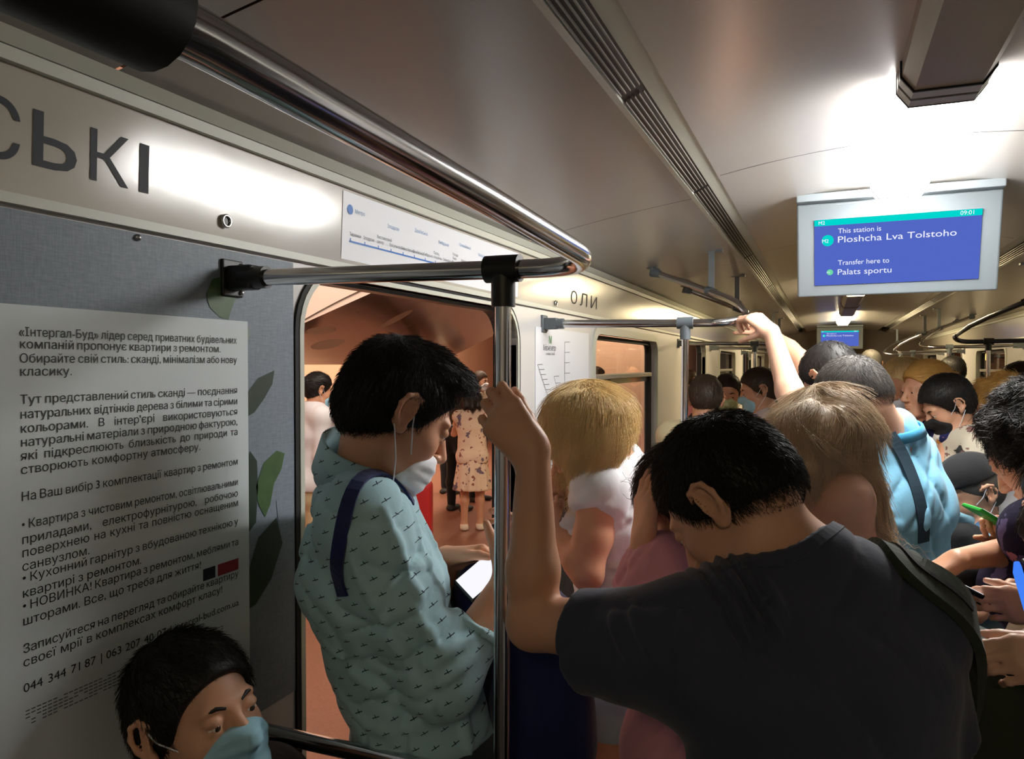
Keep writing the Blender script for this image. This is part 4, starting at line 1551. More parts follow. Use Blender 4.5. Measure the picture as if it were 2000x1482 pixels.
M['strap_dark'] = mat('strap_dark_teal', srgb(24, 50, 66), rough=.7)
M['loop'] = mat('ear_loop', srgb(225, 228, 232), rough=.8)
M['phone'] = mat('phone_body', srgb(18, 18, 20), rough=.25)
M['phonegreen'] = mat('phone_case_green', srgb(40, 180, 60), rough=.4)
M['phonescr'] = emission('phone_screen_white', (0.95, 0.95, 1, 1), 1.0)
M['phoneblue'] = emission('phone_screen_blue', srgb(60, 120, 230), 1.2)

def spotted(name, base, cols, scale, size, st=(1, 1, 1)):
    """cloth with printed blotches"""
    m = mat(name, base, rough=.85, spec=.25, bump=.4, bscale=15)
    nt = m.node_tree
    b = nt.nodes['Principled BSDF']
    tc = nt.nodes.new('ShaderNodeTexCoord')
    last = None
    for i, c in enumerate(cols):
        mp = nt.nodes.new('ShaderNodeMapping')
        mp.inputs['Scale'].default_value = st
        mp.inputs['Location'].default_value = (i * 3.1, i * 1.7, i * .9)
        nt.links.new(tc.outputs['Object'], mp.inputs['Vector'])
        nz = nt.nodes.new('ShaderNodeTexNoise')
        nz.inputs['Scale'].default_value = scale * (1 + .35 * i)
        nz.inputs['Detail'].default_value = 3
        nt.links.new(mp.outputs['Vector'], nz.inputs['Vector'])
        r = nt.nodes.new('ShaderNodeMapRange')
        r.inputs['From Min'].default_value = size; r.inputs['From Max'].default_value = size + .02
        nt.links.new(nz.outputs['Fac'], r.inputs['Value'])
        mx = nt.nodes.new('ShaderNodeMix'); mx.data_type = 'RGBA'
        nt.links.new(r.outputs[0], mx.inputs['Factor'])
        if last is None: mx.inputs['A'].default_value = base
        else: nt.links.new(last, mx.inputs['A'])
        mx.inputs['B'].default_value = c
        last = mx.outputs['Result']
    nt.links.new(last, b.inputs['Base Color'])
    return m
M['c_floral'] = spotted('floral_dress', srgb(232, 206, 182), [srgb(120, 104, 120), srgb(150, 92, 84)], 14, .62)
M['c_navyflor'] = spotted('floral_navy', srgb(34, 38, 84), [srgb(230, 225, 215), srgb(210, 150, 80)], 12, .60)
M['c_print'] = spotted('print_shirt', srgb(206, 198, 178), [srgb(52, 56, 56), srgb(128, 92, 88)], 9, .58, (1, 1, 1.8))
M['c_patt'] = spotted('grey_pattern_shirt', srgb(214, 208, 214), [srgb(120, 116, 124)], 14, .52)
M['c_darkflor'] = spotted('dark_floral_top', srgb(28, 24, 50), [srgb(190, 120, 140), srgb(90, 80, 120)], 16, .60)

def plaid(name, base, c2, fx=34):
    m = mat(name, base, rough=.85, spec=.25, bump=.4, bscale=15)
    nt = m.node_tree; b = nt.nodes['Principled BSDF']
    tc = nt.nodes.new('ShaderNodeTexCoord')
    outs = []
    for ax in (Vector((CR.x, CR.y, 0)), UP):
        d = nt.nodes.new('ShaderNodeVectorMath'); d.operation = 'DOT_PRODUCT'
        d.inputs[1].default_value = ax * fx * 6.28
        nt.links.new(tc.outputs['Object'], d.inputs[0])
        s = nt.nodes.new('ShaderNodeMath'); s.operation = 'SINE'
        nt.links.new(d.outputs['Value'], s.inputs[0])
        outs.append(s)
    a = nt.nodes.new('ShaderNodeMath'); a.operation = 'ADD'
    nt.links.new(outs[0].outputs[0], a.inputs[0]); nt.links.new(outs[1].outputs[0], a.inputs[1])
    r = nt.nodes.new('ShaderNodeMapRange'); r.inputs['From Min'].default_value = -2; r.inputs['From Max'].default_value = 2
    nt.links.new(a.outputs[0], r.inputs['Value'])
    mx = nt.nodes.new('ShaderNodeMix'); mx.data_type = 'RGBA'
    mx.inputs['A'].default_value = base; mx.inputs['B'].default_value = c2
    nt.links.new(r.outputs[0], mx.inputs['Factor'])
    nt.links.new(mx.outputs['Result'], b.inputs['Base Color'])
    return m
M['c_plaid'] = plaid('plaid_blue', srgb(150, 186, 194), srgb(70, 104, 140), 14)

def birds(name, base, ink):
    """pale cloth with small dark swallow marks, one per cell"""
    m = mat(name, base, rough=.8, spec=.3, bump=.45, bscale=14, bstretch=(1, 1, .5), sheen=.15)
    nt = m.node_tree; b = nt.nodes['Principled BSDF']
    N = nt.nodes.new
    tc = N('ShaderNodeTexCoord')
    def math_(op, a, b_=None):
        n = N('ShaderNodeMath'); n.operation = op
        for i, v in enumerate((a, b_)):
            if v is None: continue
            if isinstance(v, (int, float)): n.inputs[i].default_value = v
            else: nt.links.new(v, n.inputs[i])
        return n.outputs[0]
    dots = []
    for ax in (CR, UP):
        d = N('ShaderNodeVectorMath'); d.operation = 'DOT_PRODUCT'
        d.inputs[1].default_value = ax
        nt.links.new(tc.outputs['Object'], d.inputs[0])
        dots.append(d.outputs['Value'])
    cx, cz = .034, .026
    row = math_('FLOOR', math_('DIVIDE', dots[1], cz))
    sh = math_('MULTIPLY', math_('MODULO', math_('ABSOLUTE', row), 2.0), cx * .5)
    wv = math_('MULTIPLY', math_('SINE', math_('MULTIPLY', row, 12.9)), .006)
    u = math_('ADD', math_('ADD', dots[0], sh), wv)
    u = math_('SUBTRACT', math_('MULTIPLY', math_('FRACT', math_('DIVIDE', u, cx)), cx), cx * .5)
    w = math_('SUBTRACT', math_('MULTIPLY', math_('FRACT', math_('DIVIDE', dots[1], cz)), cz), cz * .5)
    # slanted line plus a small wing
    l1 = math_('ABSOLUTE', math_('SUBTRACT', w, math_('MULTIPLY', u, .45)))
    m1 = math_('MULTIPLY', math_('LESS_THAN', l1, .00085), math_('LESS_THAN', math_('ABSOLUTE', u), .0065))
    l2 = math_('ABSOLUTE', math_('SUBTRACT', w, math_('MULTIPLY', u, -1.1)))
    m2 = math_('MULTIPLY', math_('LESS_THAN', l2, .0011), math_('LESS_THAN', math_('ABSOLUTE', math_('ADD', u, .001)), .0022))
    mk = math_('MAXIMUM', m1, m2)
    mx = N('ShaderNodeMix'); mx.data_type = 'RGBA'
    mx.inputs['A'].default_value = base; mx.inputs['B'].default_value = ink
    nt.links.new(mk, mx.inputs['Factor'])
    nt.links.new(mx.outputs['Result'], b.inputs['Base Color'])
    return m
M['c_birds'] = birds('shirt_pale_blue', srgb(164, 200, 210), srgb(34, 48, 60))

# ------------------------------------------------------------------ dressing
def ang(a):
    a = math.radians(a)
    return A3(CF0 * math.cos(a) + CR * math.sin(a))
def pitched(f, p, roll=0):
    p = math.radians(p)
    f = nv(f)
    U = np.array([0, 0, 1.0])
    fw = f * math.cos(p) - U * math.sin(p)
    up = U * math.cos(p) + f * math.sin(p)
    if roll: up = rotv(up, fw, math.radians(roll))
    return fw, up

def clipcone(a, b, ra, rb, k=.02, hollow=.018):
    """sleeve: round cone cut square at b and hollow near the cut"""
    a, b = A3(a), A3(b)
    d = nv(b - a)
    L = float(np.linalg.norm(b - a))
    e = b + d * .08
    c1 = cone(a, e, ra, ra + (rb - ra) * (L + .08) / L)
    c2 = cone(b - d * min(.05, L * .4), e + d * .05, rb - hollow, rb - hollow)
    def f(P):
        return np.maximum(np.maximum(c1.f(P), (P - b) @ d), -c2.f(P))
    m = max(ra, rb) + .02
    return P_('u', k, f, np.minimum(a, b) - m, np.maximum(a, b) + m)

def top_prims(B, t=.014, sleeve=.55, sl_r=(.064, .060), hem=.86, neck=.068, long_=None):
    p = B.torso(t)
    for q in (-1, 1):
        sh, el, wr = B.sh[q], B.el[q], B.wr[q]
        k = B.k
        if sleeve > 0:
            if sleeve <= 1:
                p.append(clipcone(sh, sh + (el - sh) * sleeve, sl_r[0] * k, sl_r[1] * k, .035))
            else:
                p.append(cone(sh, el, sl_r[0] * k, sl_r[1] * k * .92, .035))
                p.append(clipcone(el, el + (wr - el) * (sleeve - 1), sl_r[1] * k * .92, sl_r[1] * k * .80, .03))
    if neck:
        ax = nv(B.head.at(0, -.02, -.03) - B.neck)
        p.append(minus(cone(B.neck + ax * .015 + B.f * .012, B.neck + ax * .2 + B.f * .02, neck * B.k, (neck + .02) * B.k, .012)))
    p.append(cut((0, 0, B.o[2] + hem * B.k), (0, 0, -1)))
    return p

def collar_band(B, r0, r1, hgt, m, par, fold=.0, tilt=.02, gap=.25, seg=40, out=.016, name='collar', tips=.0, upright=0.0):
    """shirt collar standing round the neck, folded over when fold > 0"""
    ax = nv(nv(B.head.at(0, -.028, -.045) - B.neck) * (1 - upright) + np.array([0, 0, 1.0]) * upright)
    fx = nv(B.f - ax * (B.f @ ax)); rx = np.cross(fx, ax)
    VV, FF = [], []
    for i in range(seg + 1):
        a = math.pi * (gap + (2 - 2 * gap) * i / seg)       # 0 is the front
        e = fx * math.cos(a) + rx * math.sin(a)
        back = .5 - .5 * math.cos(a)
        c = B.neck + ax * (tilt * back)
        fd = fold + tips * (1 - back) ** 3
        lo = c + e * r0; hi = c + e * r1 + ax * hgt
        if fold:
            prof = [lo, hi, hi + e * .003 + ax * .003, hi + e * .007, c + e * (r1 + out) + ax * (hgt - fd), c + e * (r1 + out - .004) + ax * (hgt - fd), hi + e * .003 - ax * .006, lo + e * .004]
        else:
            prof = [lo, hi, hi + e * .003 + ax * .003, hi + e * .007, lo + e * .010]
        VV += prof
    n = len(prof)
    for i in range(seg):
        for k in range(n):
            FF.append((i * n + k, i * n + (k + 1) % n, (i + 1) * n + (k + 1) % n, (i + 1) * n + k))
    return np_mesh(name, np.array(VV), np.array(FF), m, par)

def creases(amp, freq, seed, down=.5):
    """sharp shallow grooves that come and go over the cloth"""
    r = np.random.default_rng(seed)
    ws = []
    for i in range(4):
        a = r.uniform(-1, 1)
        d = nv(UPn * (a * .9 + .25 * np.sign(a)) + CRn * r.uniform(.3, 1) * (1 if i % 2 else -1) + CFn * r.uniform(-.5, .5))
        ws.append((d.astype(np.float32) * freq * r.uniform(.7, 1.3), r.normal(size=3).astype(np.float32) * freq * .45, r.normal(size=3).astype(np.float32) * freq * .33, r.uniform(0, 6, 3)))
    def f(P):
        o = 0
        for d, w, m, ph in ws:
            x = np.sin(P @ d + 1.3 * np.sin(P @ w + ph[0]) + ph[1])
            k = np.clip(np.sin(P @ m + ph[2]) * 1.6, 0, 1)
            o = o + k * ((1 - np.abs(x)) ** 3 - .22)
        return (amp * o).astype(np.float32)
    return disp(f)

def neckline(B, p, r, w, m, par, name='neckband', tilt=0.0):
    """ribbed band lying on the cloth round the neck opening"""
    us = [q for q in p if q.op == 'u']
    ax = nv(B.head.at(0, -.02, -.03) - B.neck)
    fx = nv(B.f - ax * (B.f @ ax)); rx = np.cross(fx, ax)
    c = B.neck + ax * .03 + B.f * .013
    pts = [c + (fx * math.cos(a) + rx * math.sin(a)) * r for a in np.linspace(0, 2 * math.pi, 49)]
    P, g = on_solid(us, pts, .0005)
    return strap_path([Vector(q) for q in P], w, .0035, name, m, par, g)

def folds_on(p, lines, at=-1):
    """creases: soft ridges laid along the surface of the solids p"""
    us = [q for q in p if q.op == 'u']
    new = []
    for pts, r in lines:
        P, g = on_solid(us, resample(pts, 8), -r * .05)
        for i in range(7):
            w0 = math.sin(math.pi * (.12 + .76 * i / 7)); w1 = math.sin(math.pi * (.12 + .76 * (i + 1) / 7))
            new.append(cone(P[i], P[i + 1], r * w0, r * w1, r * .9))
    p[at:at] = new

def bottoms(B, t=.014, hem=.07, rise=1.0, flare=0.0):
    p = grow([q for q in B.torso()[:1]] + B.torso()[-2:], t)
    for q in (-1, 1): p += B.leg(q, t)
    p.append(cut((0, 0, B.o[2] + rise * B.k), (0, 0, 1)))
    p.append(cut((0, 0, B.o[2] + hem * B.k), (0, 0, -1)))
    return p
def skirt(B, hem, top=1.0, r0=.125, r1=.2):
    k = B.k
    c = (B.hip[1] + B.hip[-1]) / 2
    a = np.array([B.pelvis[0], B.pelvis[1], B.o[2] + top * k]); b = np.array([c[0], c[1], B.o[2] + hem * k])
    fr = lambda P: (np.sin(np.arctan2(P[..., 1] - b[1], P[..., 0] - b[0]) * 11) * .008 * np.clip((a[2] - P[..., 2]) / .4, 0, 1)).astype(np.float32)
    return [cone(a, b - (0, 0, .1), r0 * k, r1 * k, .03, flat=B.r, w=1.25), disp(fr), cut((0, 0, b[2]), (0, 0, -1)), cut((0, 0, a[2]), (0, 0, 1))]

def cap_prims(H, t=.010, front=.0, nape=-.062, side=.0):
    p = [H.ell((0, -.014, .032 + t * .4), (.0745 + t * .75, .0945 + t * .85, .084 + t * .8), .02),
         H.ell((0, -.050, -.012), (.0655 + t * .25, .0595 + t * .3, .064), .03)]
    p.append(minus(H.ell((0, .115 - front, -.042), (.130, .100, .110), .006)))
    for s in (-1, 1):
        p.append(minus(H.ell((s * .098, .030, -.062 + side), (.052, .064, .058), .006)))
        p.append(minus(H.ell((s * .088, -.010, -.002), (.020, .020, .030), .004)))
    p.append(cut(H.at(0, 0, nape), -H.u * .9 + H.f * .22))
    return p

def crown_flow(H, crown=(0, -.055, .11), fwd=.6, down=.35):
    c = H.at(*crown)
    def f(P):
        l = H.loc(P)
        v = P - c
        v = v / (np.linalg.norm(v, axis=1)[:, None] + 1e-6)
        topf = np.clip((l[:, 2] - .04) / .05, 0, 1)[:, None]
        return v + H.f * fwd * topf - H.u * down * (1 - topf)
    return f

def short_hair(B, m, n=2500, t=.012, seg=.007, steps=4, rad=.0007, lift=.35, res=.005, name='hair', par=None, seed=1, tuft=0.0, jitter=.3, flow=(.6, .35), **kw):
    H = B.head
    p = cap_prims(H, t, **kw)
    if tuft:
        for i in range(16):
            r = np.random.default_rng(seed * 31 + i)
            a = r.uniform(-1, 1)
            c = (a * .05, r.uniform(-.04, .075), .108 + r.uniform(0, 1) * .01 - abs(a) * .02)
            p.insert(2, H.ell(c, (.022, .028, .010 + tuft * r.random()), .02))
    if res > .007: p.append(disp(lambda P: (np.sin(P[..., 0] * 190 + np.sin(P[..., 2] * 120) * 2) * np.sin(P[..., 1] * 180) * .003).astype(np.float32)))
    v, f = solid(p, res)
    parts = [(v, f)]
    if n:
        us = [q for q in p if q.op == 'u']
        parts.append(strands(v, f, us, n, crown_flow(H, fwd=flow[0], down=flow[1]), seg, steps, rad, lift=lift, jitter=jitter, seed=seed, reject=[q for q in p if q.op == 's']))
    V_, F_ = join(*parts)
    return np_mesh(name, V_, F_, m, par)

def mask_on(B, m, par, res=.004, low=0.0, name='face_mask', chin=False):
    """pleated face mask over nose, mouth and chin with its two ear loops"""
    H = B.head
    dz = low
    hp = [q for q in head_prims(H, detail=False)[:9]] + ([H.cone((0, .086, .008), (0, .110, -.034), .008, .0115, .02)] if low > -.02 else [H.ell((0, .088, -.066), (.024, .012, .014), .02)])
    sh = grow(hp, .0045)
    for q in sh: q.k = .035
    pl = lambda P: (np.sin(H.loc(P)[..., 2] * 330) * .0008).astype(np.float32)
    sh += [disp(pl), keep(H.ell((0, .085, -.066 + dz), (.066, .075, .056), .008)), cut(H.at(0, .028, -.06), -H.f)]
    v, f = solid(sh, res)
    o = np_mesh(name, v, f, m, par)
    lp = MB()
    for s in (-1, 1):
        for z0, z1, y1 in ((-.030 + dz, .026, -.006), (-.095 + dz, -.026, -.020)):
            a = H.at(s * .056, .040, z0); b = H.at(s * .078, .012, (z0 + z1) / 2); c = H.at(s * .085, y1, z1)
            lp.tube([Vector(a), Vector(b), Vector(c)], .0014, 6)
    lp.build('ear_loop', M['loop'], o)
    return o

def eyes_on(B, par, closed=True):
    H = B.head
    for s in (-1, 1):
        e = MB().sphere(Vector(H.at(s * .031, .0765, -.001)), .0125 * H.s, 14).build('eye', M['eye'], par)
        MB().sphere(Vector(H.at(s * .031, .0845, -.003)), .0060 * H.s, 10).build('iris', M['iris'], e)

def brows_on(B, m, par):
    H = B.head
    for s in (-1, 1):
        b = MB()
        pts = [Vector(H.at(s * x, y, z)) for x, y, z in ((.014, .0905, .018), (.028, .0895, .0235), (.044, .079, .020))]
        b.tube(pts, [.0028, .0034, .0016], 8)
        b.build('eyebrow', m, par)

def feet_on(B, m, par, h=.01):
    for q in (-1, 1):
        p = B.foot(q, .007) + [cut((0, 0, B.o[2] + .002), (0, 0, -1)), cut((0, 0, B.o[2] + .085 * B.k), (0, 0, 1))]
        mesh_of('shoe', p, h, m, par)

def new_person(label, B, group=None):
    return thing('person', label, 'person', (float(B.o[0]), float(B.o[1]), float(B.o[2])), group)

def strap_path(pts, w, th, name, m, par, nrm):
    """flat webbing along points; nrm gives the outward direction at each point"""
    b = MB()
    vs, fs = [], []
    n = len(pts)
    for i, p in enumerate(pts):
        p = Vector(p)
        t = (Vector(pts[min(i + 1, n - 1)]) - Vector(pts[max(i - 1, 0)])).normalized()
        N = Vector(nrm[i]).normalized()
        s = t.cross(N).normalized()
        for a, c in ((-1, 0), (1, 0), (1, 1), (-1, 1)):
            vs.append(p + s * (a * w / 2) + N * (c * th))
    for i in range(n - 1):
        for k in range(4):
            fs.append((i * 4 + k, i * 4 + (k + 1) % 4, i * 4 + 4 + (k + 1) % 4, i * 4 + 4 + k))
    fs += [(0, 1, 2, 3), tuple((n - 1) * 4 + k for k in range(4))]
    b._add(vs, fs)
    return b.build(name, m, par)

def on_solid(prims, pts, off):
    """push points onto a solid's surface and give the outward directions"""
    P = np.array([A3(p) for p in pts], dtype=np.float32)
    e = .004
    for _ in range(12):
        g = np.stack([sdf_at(prims, P + np.eye(3, dtype=np.float32)[i] * e) - sdf_at(prims, P - np.eye(3, dtype=np.float32)[i] * e) for i in range(3)], 1)
        g /= np.linalg.norm(g, axis=1)[:, None] + 1e-9
        P = P - g * ((sdf_at(prims, P) - off)[:, None]) * .8
    if len(P) > 12:
        for _ in range(3):
            P[1:-1] = P[1:-1] * .5 + P[:-2] * .25 + P[2:] * .25
            g[1:-1] = g[1:-1] * .5 + g[:-2] * .25 + g[2:] * .25
    return P, g

def resample(pts, n):
    P = np.array([A3(p) for p in pts])
    # Catmull-Rom
    out = []
    Q = np.concatenate([[2 * P[0] - P[1]], P, [2 * P[-1] - P[-2]]])
    m = len(P) - 1
    for i in range(n):
        t = i / (n - 1) * m
        k = min(int(t), m - 1); t -= k
        a, b, c, d = Q[k:k + 4]
        out.append(.5 * ((2 * b) + (c - a) * t + (2 * a - 5 * b + 4 * c - d) * t * t + (-a + 3 * b - 3 * c + d) * t ** 3))
    return out

def phone(c, ax, ay, az, label, case='phone', screen='phonescr', sx=.072, sy=.15):
    """ax short side, ay long side, az screen side"""
    c, ax, ay, az = (Vector(A3(v)) for v in (c, ax, ay, az))
    ax.normalize(); ay.normalize(); az.normalize()
    t = thing('phone', label, 'phone', c)
    MB().obox(c, ax, ay, az, sx, sy, .009, .003).build('case', M[case], t)
    MB().obox(c + az * .0048, ax, ay, az, sx * .90, sy * .92, .0008).build('screen', M[screen], t)
    return t
# ------------------------------------------------------------------ man in the pale blue shirt, by the open door
def man_blue():
    f = ang(72)
    o = W(850, 1700, 1.52)
    B = Body(o.x, o.y, 1.72, f, build=.98)
    B.pelvis = WA(845, 1430, 1.52); B.waist = WA(778, 1290, 1.53); B.chest = WA(722, 1110, 1.53); B.neck = WA(700, 962, 1.52)
    B.sh = {1: WA(706, 1020, 1.37), -1: WA(745, 1000, 1.70)}
    for q in (-1, 1):
        B.hip[q] = B.pelvis - UPn * .05 + B.r * q * .085
        B.knee[q] = np.array([B.hip[q][0], B.hip[q][1], .49]) + B.f * .06
        B.ank[q] = np.array([B.hip[q][0], B.hip[q][1], .085]) + B.f * .02
    fw, up = pitched(ang(66), 30)
    B.head = Head(W(778, 806, 1.47), fw, up, 1.08)
    B.el[1] = WA(868, 1335, 1.36); B.wr[1] = WA(978, 1150, 1.42)
    B.hd[1] = (nv(UPn * .75 + CRn * .35 + CFn * .35), nv(-CRn * .8 + CFn * .2 + UPn * .3), nv(-CFn + UPn * .3))
    B.curl[1] = HOLD
    B.el[-1] = WA(838, 1260, 1.72); B.wr[-1] = WA(872, 1090, 1.58)
    B.hd[-1] = (nv(CRn * .95 + UPn * .12 - CFn * .25), nv(-UPn * .8 - CFn * .5), nv(CRn * .3 + UPn * .8 - CFn * .5))
    B.curl[-1] = [(.55, .9, .5), (.65, .95, .5), (.7, 1., .5), (.75, 1., .5)]
    B.thumb[-1] = (.45, .15, .95, .0)
    t = new_person('man in pale blue bird-print shirt and white mask, looking down at phone by the door', B)
    sk = B.skin()
    mesh_of('body', sk, .010, M['skin'], t, B.boxes(.0032, .004))
    eyes_on(B, t); brows_on(B, M['h_black'], t)
    # shirt with creases
    p = top_prims(B, .018, 1.62, (.070, .064), .80, neck=0)
    plain = [q for q in p if q.op == 'u']
    q3 = lambda r, *pts: ([WA(*a) for a in pts], r)
    folds_on(p, [q3(.008, (690, 1010, 1.33), (705, 1090, 1.32), (740, 1190, 1.32)), q3(.009, (735, 1000, 1.33), (770, 1080, 1.33), (810, 1190, 1.34)),
                 q3(.009, (770, 995, 1.4), (815, 1080, 1.38), (872, 1190, 1.38)), q3(.008, (800, 1180, 1.33), (830, 1230, 1.31), (868, 1285, 1.31)),
                 q3(.007, (760, 1230, 1.30), (800, 1280, 1.30), (850, 1310, 1.30)), q3(.010, (850, 1290, 1.31), (890, 1262, 1.31), (935, 1235, 1.33)),
                 q3(.008, (860, 1335, 1.31), (905, 1300, 1.31), (940, 1250, 1.34)), q3(.009, (615, 1000, 1.5), (625, 1080, 1.46), (655, 1180, 1.44)),
                 q3(.009, (640, 1200, 1.45), (690, 1270, 1.42), (760, 1330, 1.40)), q3(.010, (690, 1330, 1.44), (740, 1370, 1.42), (820, 1400, 1.40)),
                 q3(.010, (890, 1370, 1.42), (900, 1420, 1.40), (895, 1475, 1.40)), q3(.010, (840, 1020, 1.52), (870, 1090, 1.50), (910, 1180, 1.48)),
                 q3(.007, (660, 960, 1.42), (645, 1010, 1.40), (650, 1100, 1.40)), q3(.007, (700, 1100, 1.31), (740, 1200, 1.30), (790, 1330, 1.29))])
    p.append(creases(.0085, 36, 11))
    sh = mesh_of('shirt', p, .0055, M['c_birds'], t)
    us = [q for q in p if q.op == 'u']
    collar_band(B, .086, .078, .085, M['c_birds'], t, .066, .030, .16, out=.018, tips=.035, upright=.25)
    # rolled cuff
    d = nv(B.wr[1] - B.el[1]); c = B.el[1] + (B.wr[1] - B.el[1]) * .60
    mesh_of('cuff', [clipcone(c - d * .075, c, .058, .057, .01, .014), minus(cone(c - d * .2, c - d * .07, .07, .07))], .005, M['c_birds'], t)
    mesh_of('trousers', bottoms(B, .018, .06, .97), .011, M['c_trouser'], t)
    feet_on(B, M['sole'], t)
    short_hair(B, M['h_black'], 9000, .014, .0055, 5, .0006, .45, .0045, par=t, seed=3, tuft=.012, nape=-.062, flow=(.15, .35))
    mask_on(B, M['c_maskw'], t, .0032, low=-.026)
    # phone and the navy backpack worn in front
    pc = WA(962, 1108, 1.50)
    sn = nv(-CFn * .55 + UPn * .75 - CRn * .35)
    ay = nv(CRn * .75 + UPn * .45 + CFn * .35); ay = nv(ay - sn * (ay @ sn))
    phone(pc, np.cross(ay, sn), ay, sn, 'black phone with white screen held by the man in the pale blue shirt')
    bagc = WA(1045, 1320, 1.56)
    bt = thing('backpack', 'navy backpack worn on the chest of the man in the pale blue shirt', 'bag', bagc)
    R = np.stack([B.r, B.f, UPn], 1)
    bp = [rbox(bagc - B.f * .02, (.145, .085, .20), R, .07, .03), ell(bagc - UPn * .08 + B.f * .04, (.13, .08, .13), R, .05), ell(WA(935, 1165, 1.60), (.06, .05, .10), R, .06),
          disp(lambda P: (np.sin(P[..., 2] * 40 + P[..., 0] * 20) * np.sin(P[..., 0] * 36) * .005).astype(np.float32))]
    mesh_of('bag_body', bp, .008, M['c_navy'], bt)
    pts = resample([WA(800, 985, 1.44), WA(752, 950, 1.42), WA(708, 965, 1.36), WA(685, 1020, 1.32), WA(683, 1090, 1.34), WA(700, 1150, 1.36)], 26)
    P, g = on_solid(plain, pts, .004)
    strap_path([Vector(q) for q in P], .025, .005, 'strap', M['c_navy'], bt, g)
man_blue()

# ------------------------------------------------------------------ man in the charcoal T-shirt, holding the near post
def man_tee():
    f = ang(-14)
    o = W(1600, 1760, 1.06)
    B = Body(o.x, o.y, 1.70, f, build=1.06)
    B.pelvis = WA(1610, 1730, 1.06); B.waist = WA(1605, 1530, 1.06); B.chest = WA(1590, 1310, 1.06); B.neck = WA(1580, 1130, 1.07)
    B.sh = {-1: WA(1345, 1245, 1.045), 1: WA(1768, 1210, 1.10)}
    for q in (-1, 1):
        B.hip[q] = B.pelvis - UPn * .05 + B.r * q * .09
        B.knee[q] = np.array([B.hip[q][0], B.hip[q][1], .49]) + B.f * .02
        B.ank[q] = np.array([B.hip[q][0], B.hip[q][1], .085])
    fw, up = pitched(ang(-52), 46)
    B.head = Head(W(1424, 978, 1.13), fw, up, 1.0)
    B.el[-1] = WA(1040, 1218, 1.20); B.wr[-1] = WA(1042, 892, 1.215)
    pole = np.array([-.49, 1.163, 0])
    B.hd[-1] = (nv(-CRn * .62 + UPn * .78 - CFn * .05), nv(CFn), nv(CRn * .78 + UPn * .62))
    B.curl[-1] = [(.75, 1.15, .7), (.85, 1.2, .75), (.9, 1.2, .8), (.95, 1.2, .8)]
    B.thumb[-1] = (.25, .55, .75, .15)
    B.reach(1, WA(1690, 1500, 1.36), CRn * .3 - UPn)
    t = new_person('man in charcoal T-shirt with his back to the viewer, arm raised to the post', B)
    mesh_of('body', B.skin(), .010, M['skin2'], t, B.boxes(.003, .0032, (-1,)) + [(np.minimum(B.el[-1], B.wr[-1]) - .07, np.maximum(B.el[-1], B.wr[-1]) + .07, .006), (B.neck - .1, B.neck + .1, .005)])
    eyes_on(B, t)
    p = top_prims(B, .016, .66, (.068, .060), .80, neck=.076)
    p.insert(6, clipcone(WA(1350, 1300, 1.05), WA(1150, 1272, 1.15), .072, .062, .04))
    # gathered cloth along the raised shoulder
    a, b = WA(1330, 1170, 1.03), WA(1500, 1100, 1.03)
    d = nv(b - a)
    L = float(np.linalg.norm(b - a))
    def gath(P):
        q = P - a
        s = q @ d
        z = q[..., 2] - s / L * (b - a)[2]
        w = np.exp(-((s - L * .52) / (L * .34)) ** 4) * np.exp(-((z + .015) / .05) ** 2)
        return (np.sin(s * 2 * math.pi / .019 + np.sin(s * 70) * .8) * .0075 * w).astype(np.float32)
    p.append(disp(gath))
    p.append(creases(.006, 30, 5))
    q3 = lambda r, *pts: ([WA(*a) for a in pts], r)
    folds_on(p, [q3(.007, (1332, 1180, .98), (1338, 1250, .98), (1345, 1350, .985)), q3(.008, (1200, 1195, 1.06), (1225, 1230, 1.05), (1265, 1270, 1.04)),
                 q3(.008, (1240, 1185, 1.05), (1270, 1220, 1.03), (1320, 1270, 1.02)),
                 q3(.007, (1500, 1140, 1.0), (1515, 1190, .98), (1520, 1260, .97))], -3)
    mesh_of('t_shirt', p, .0052, M['c_tee'], t)
    us = [q for q in p if q.op == 'u']
    neckline(B, p, .088 * B.k, .016, M['c_tee'], t)
    mesh_of('trousers', bottoms(B, .016, .06, .97), .012, M['c_dark'], t)
    feet_on(B, M['sole'], t)
    H = B.head
    p2 = cap_prims(H, .009, nape=-.020)
    v, fc = solid(p2, .0045)
    us2 = [q for q in p2 if q.op == 'u']
    fl = crown_flow(H, (0, -.05, .11), .5, .5)
    s1 = strands(v, fc, us2, 12000, fl, .005, 4, .00055, .55, .3, seed=5, reject=[q for q in p2 if q.op == 's'])
    # cropped sides and nape: very short hair over the skin
    p3 = cap_prims(H, .0018, nape=-.064)
    v3, f3 = solid(p3, .005)
    s3 = strands(v3, f3, [q for q in p3 if q.op == 'u'], 26000, fl, .0012, 2, .00028, .6, .3, seed=6, reject=[q for q in p3 if q.op == 's'])
    VV, FF = join((v, fc), s1, s3)
    np_mesh('hair', VV, FF, M['h_black'], t)
    # olive backpack strap over the right shoulder, bag at the right hip
    bt = thing('backpack', 'dark olive backpack strapped over the right shoulder of the man in charcoal', 'bag', WA(1900, 1400, 1.12))
    pts = resample([WA(1700, 1075, 1.22), WA(1738, 1052, 1.12), WA(1790, 1066, 1.04), WA(1830, 1110, 1.02), WA(1865, 1200, 1.05), WA(1890, 1310, 1.12), WA(1900, 1400, 1.2)], 30)
    P, g = on_solid(us, pts, .002)
    strap_path([Vector(q) for q in P], .062, .013, 'shoulder_strap', M['c_olive'], bt, g)
    strap_path([Vector(q) + Vector(gg) * .013 for q, gg in zip(P[4:20], g[4:20])], .008, .003, 'strap_piping', M['c_black'], bt, g[4:20])
    bc = WA(1905, 1440, 1.24)
    R = np.stack([B.r, B.f, UPn], 1)
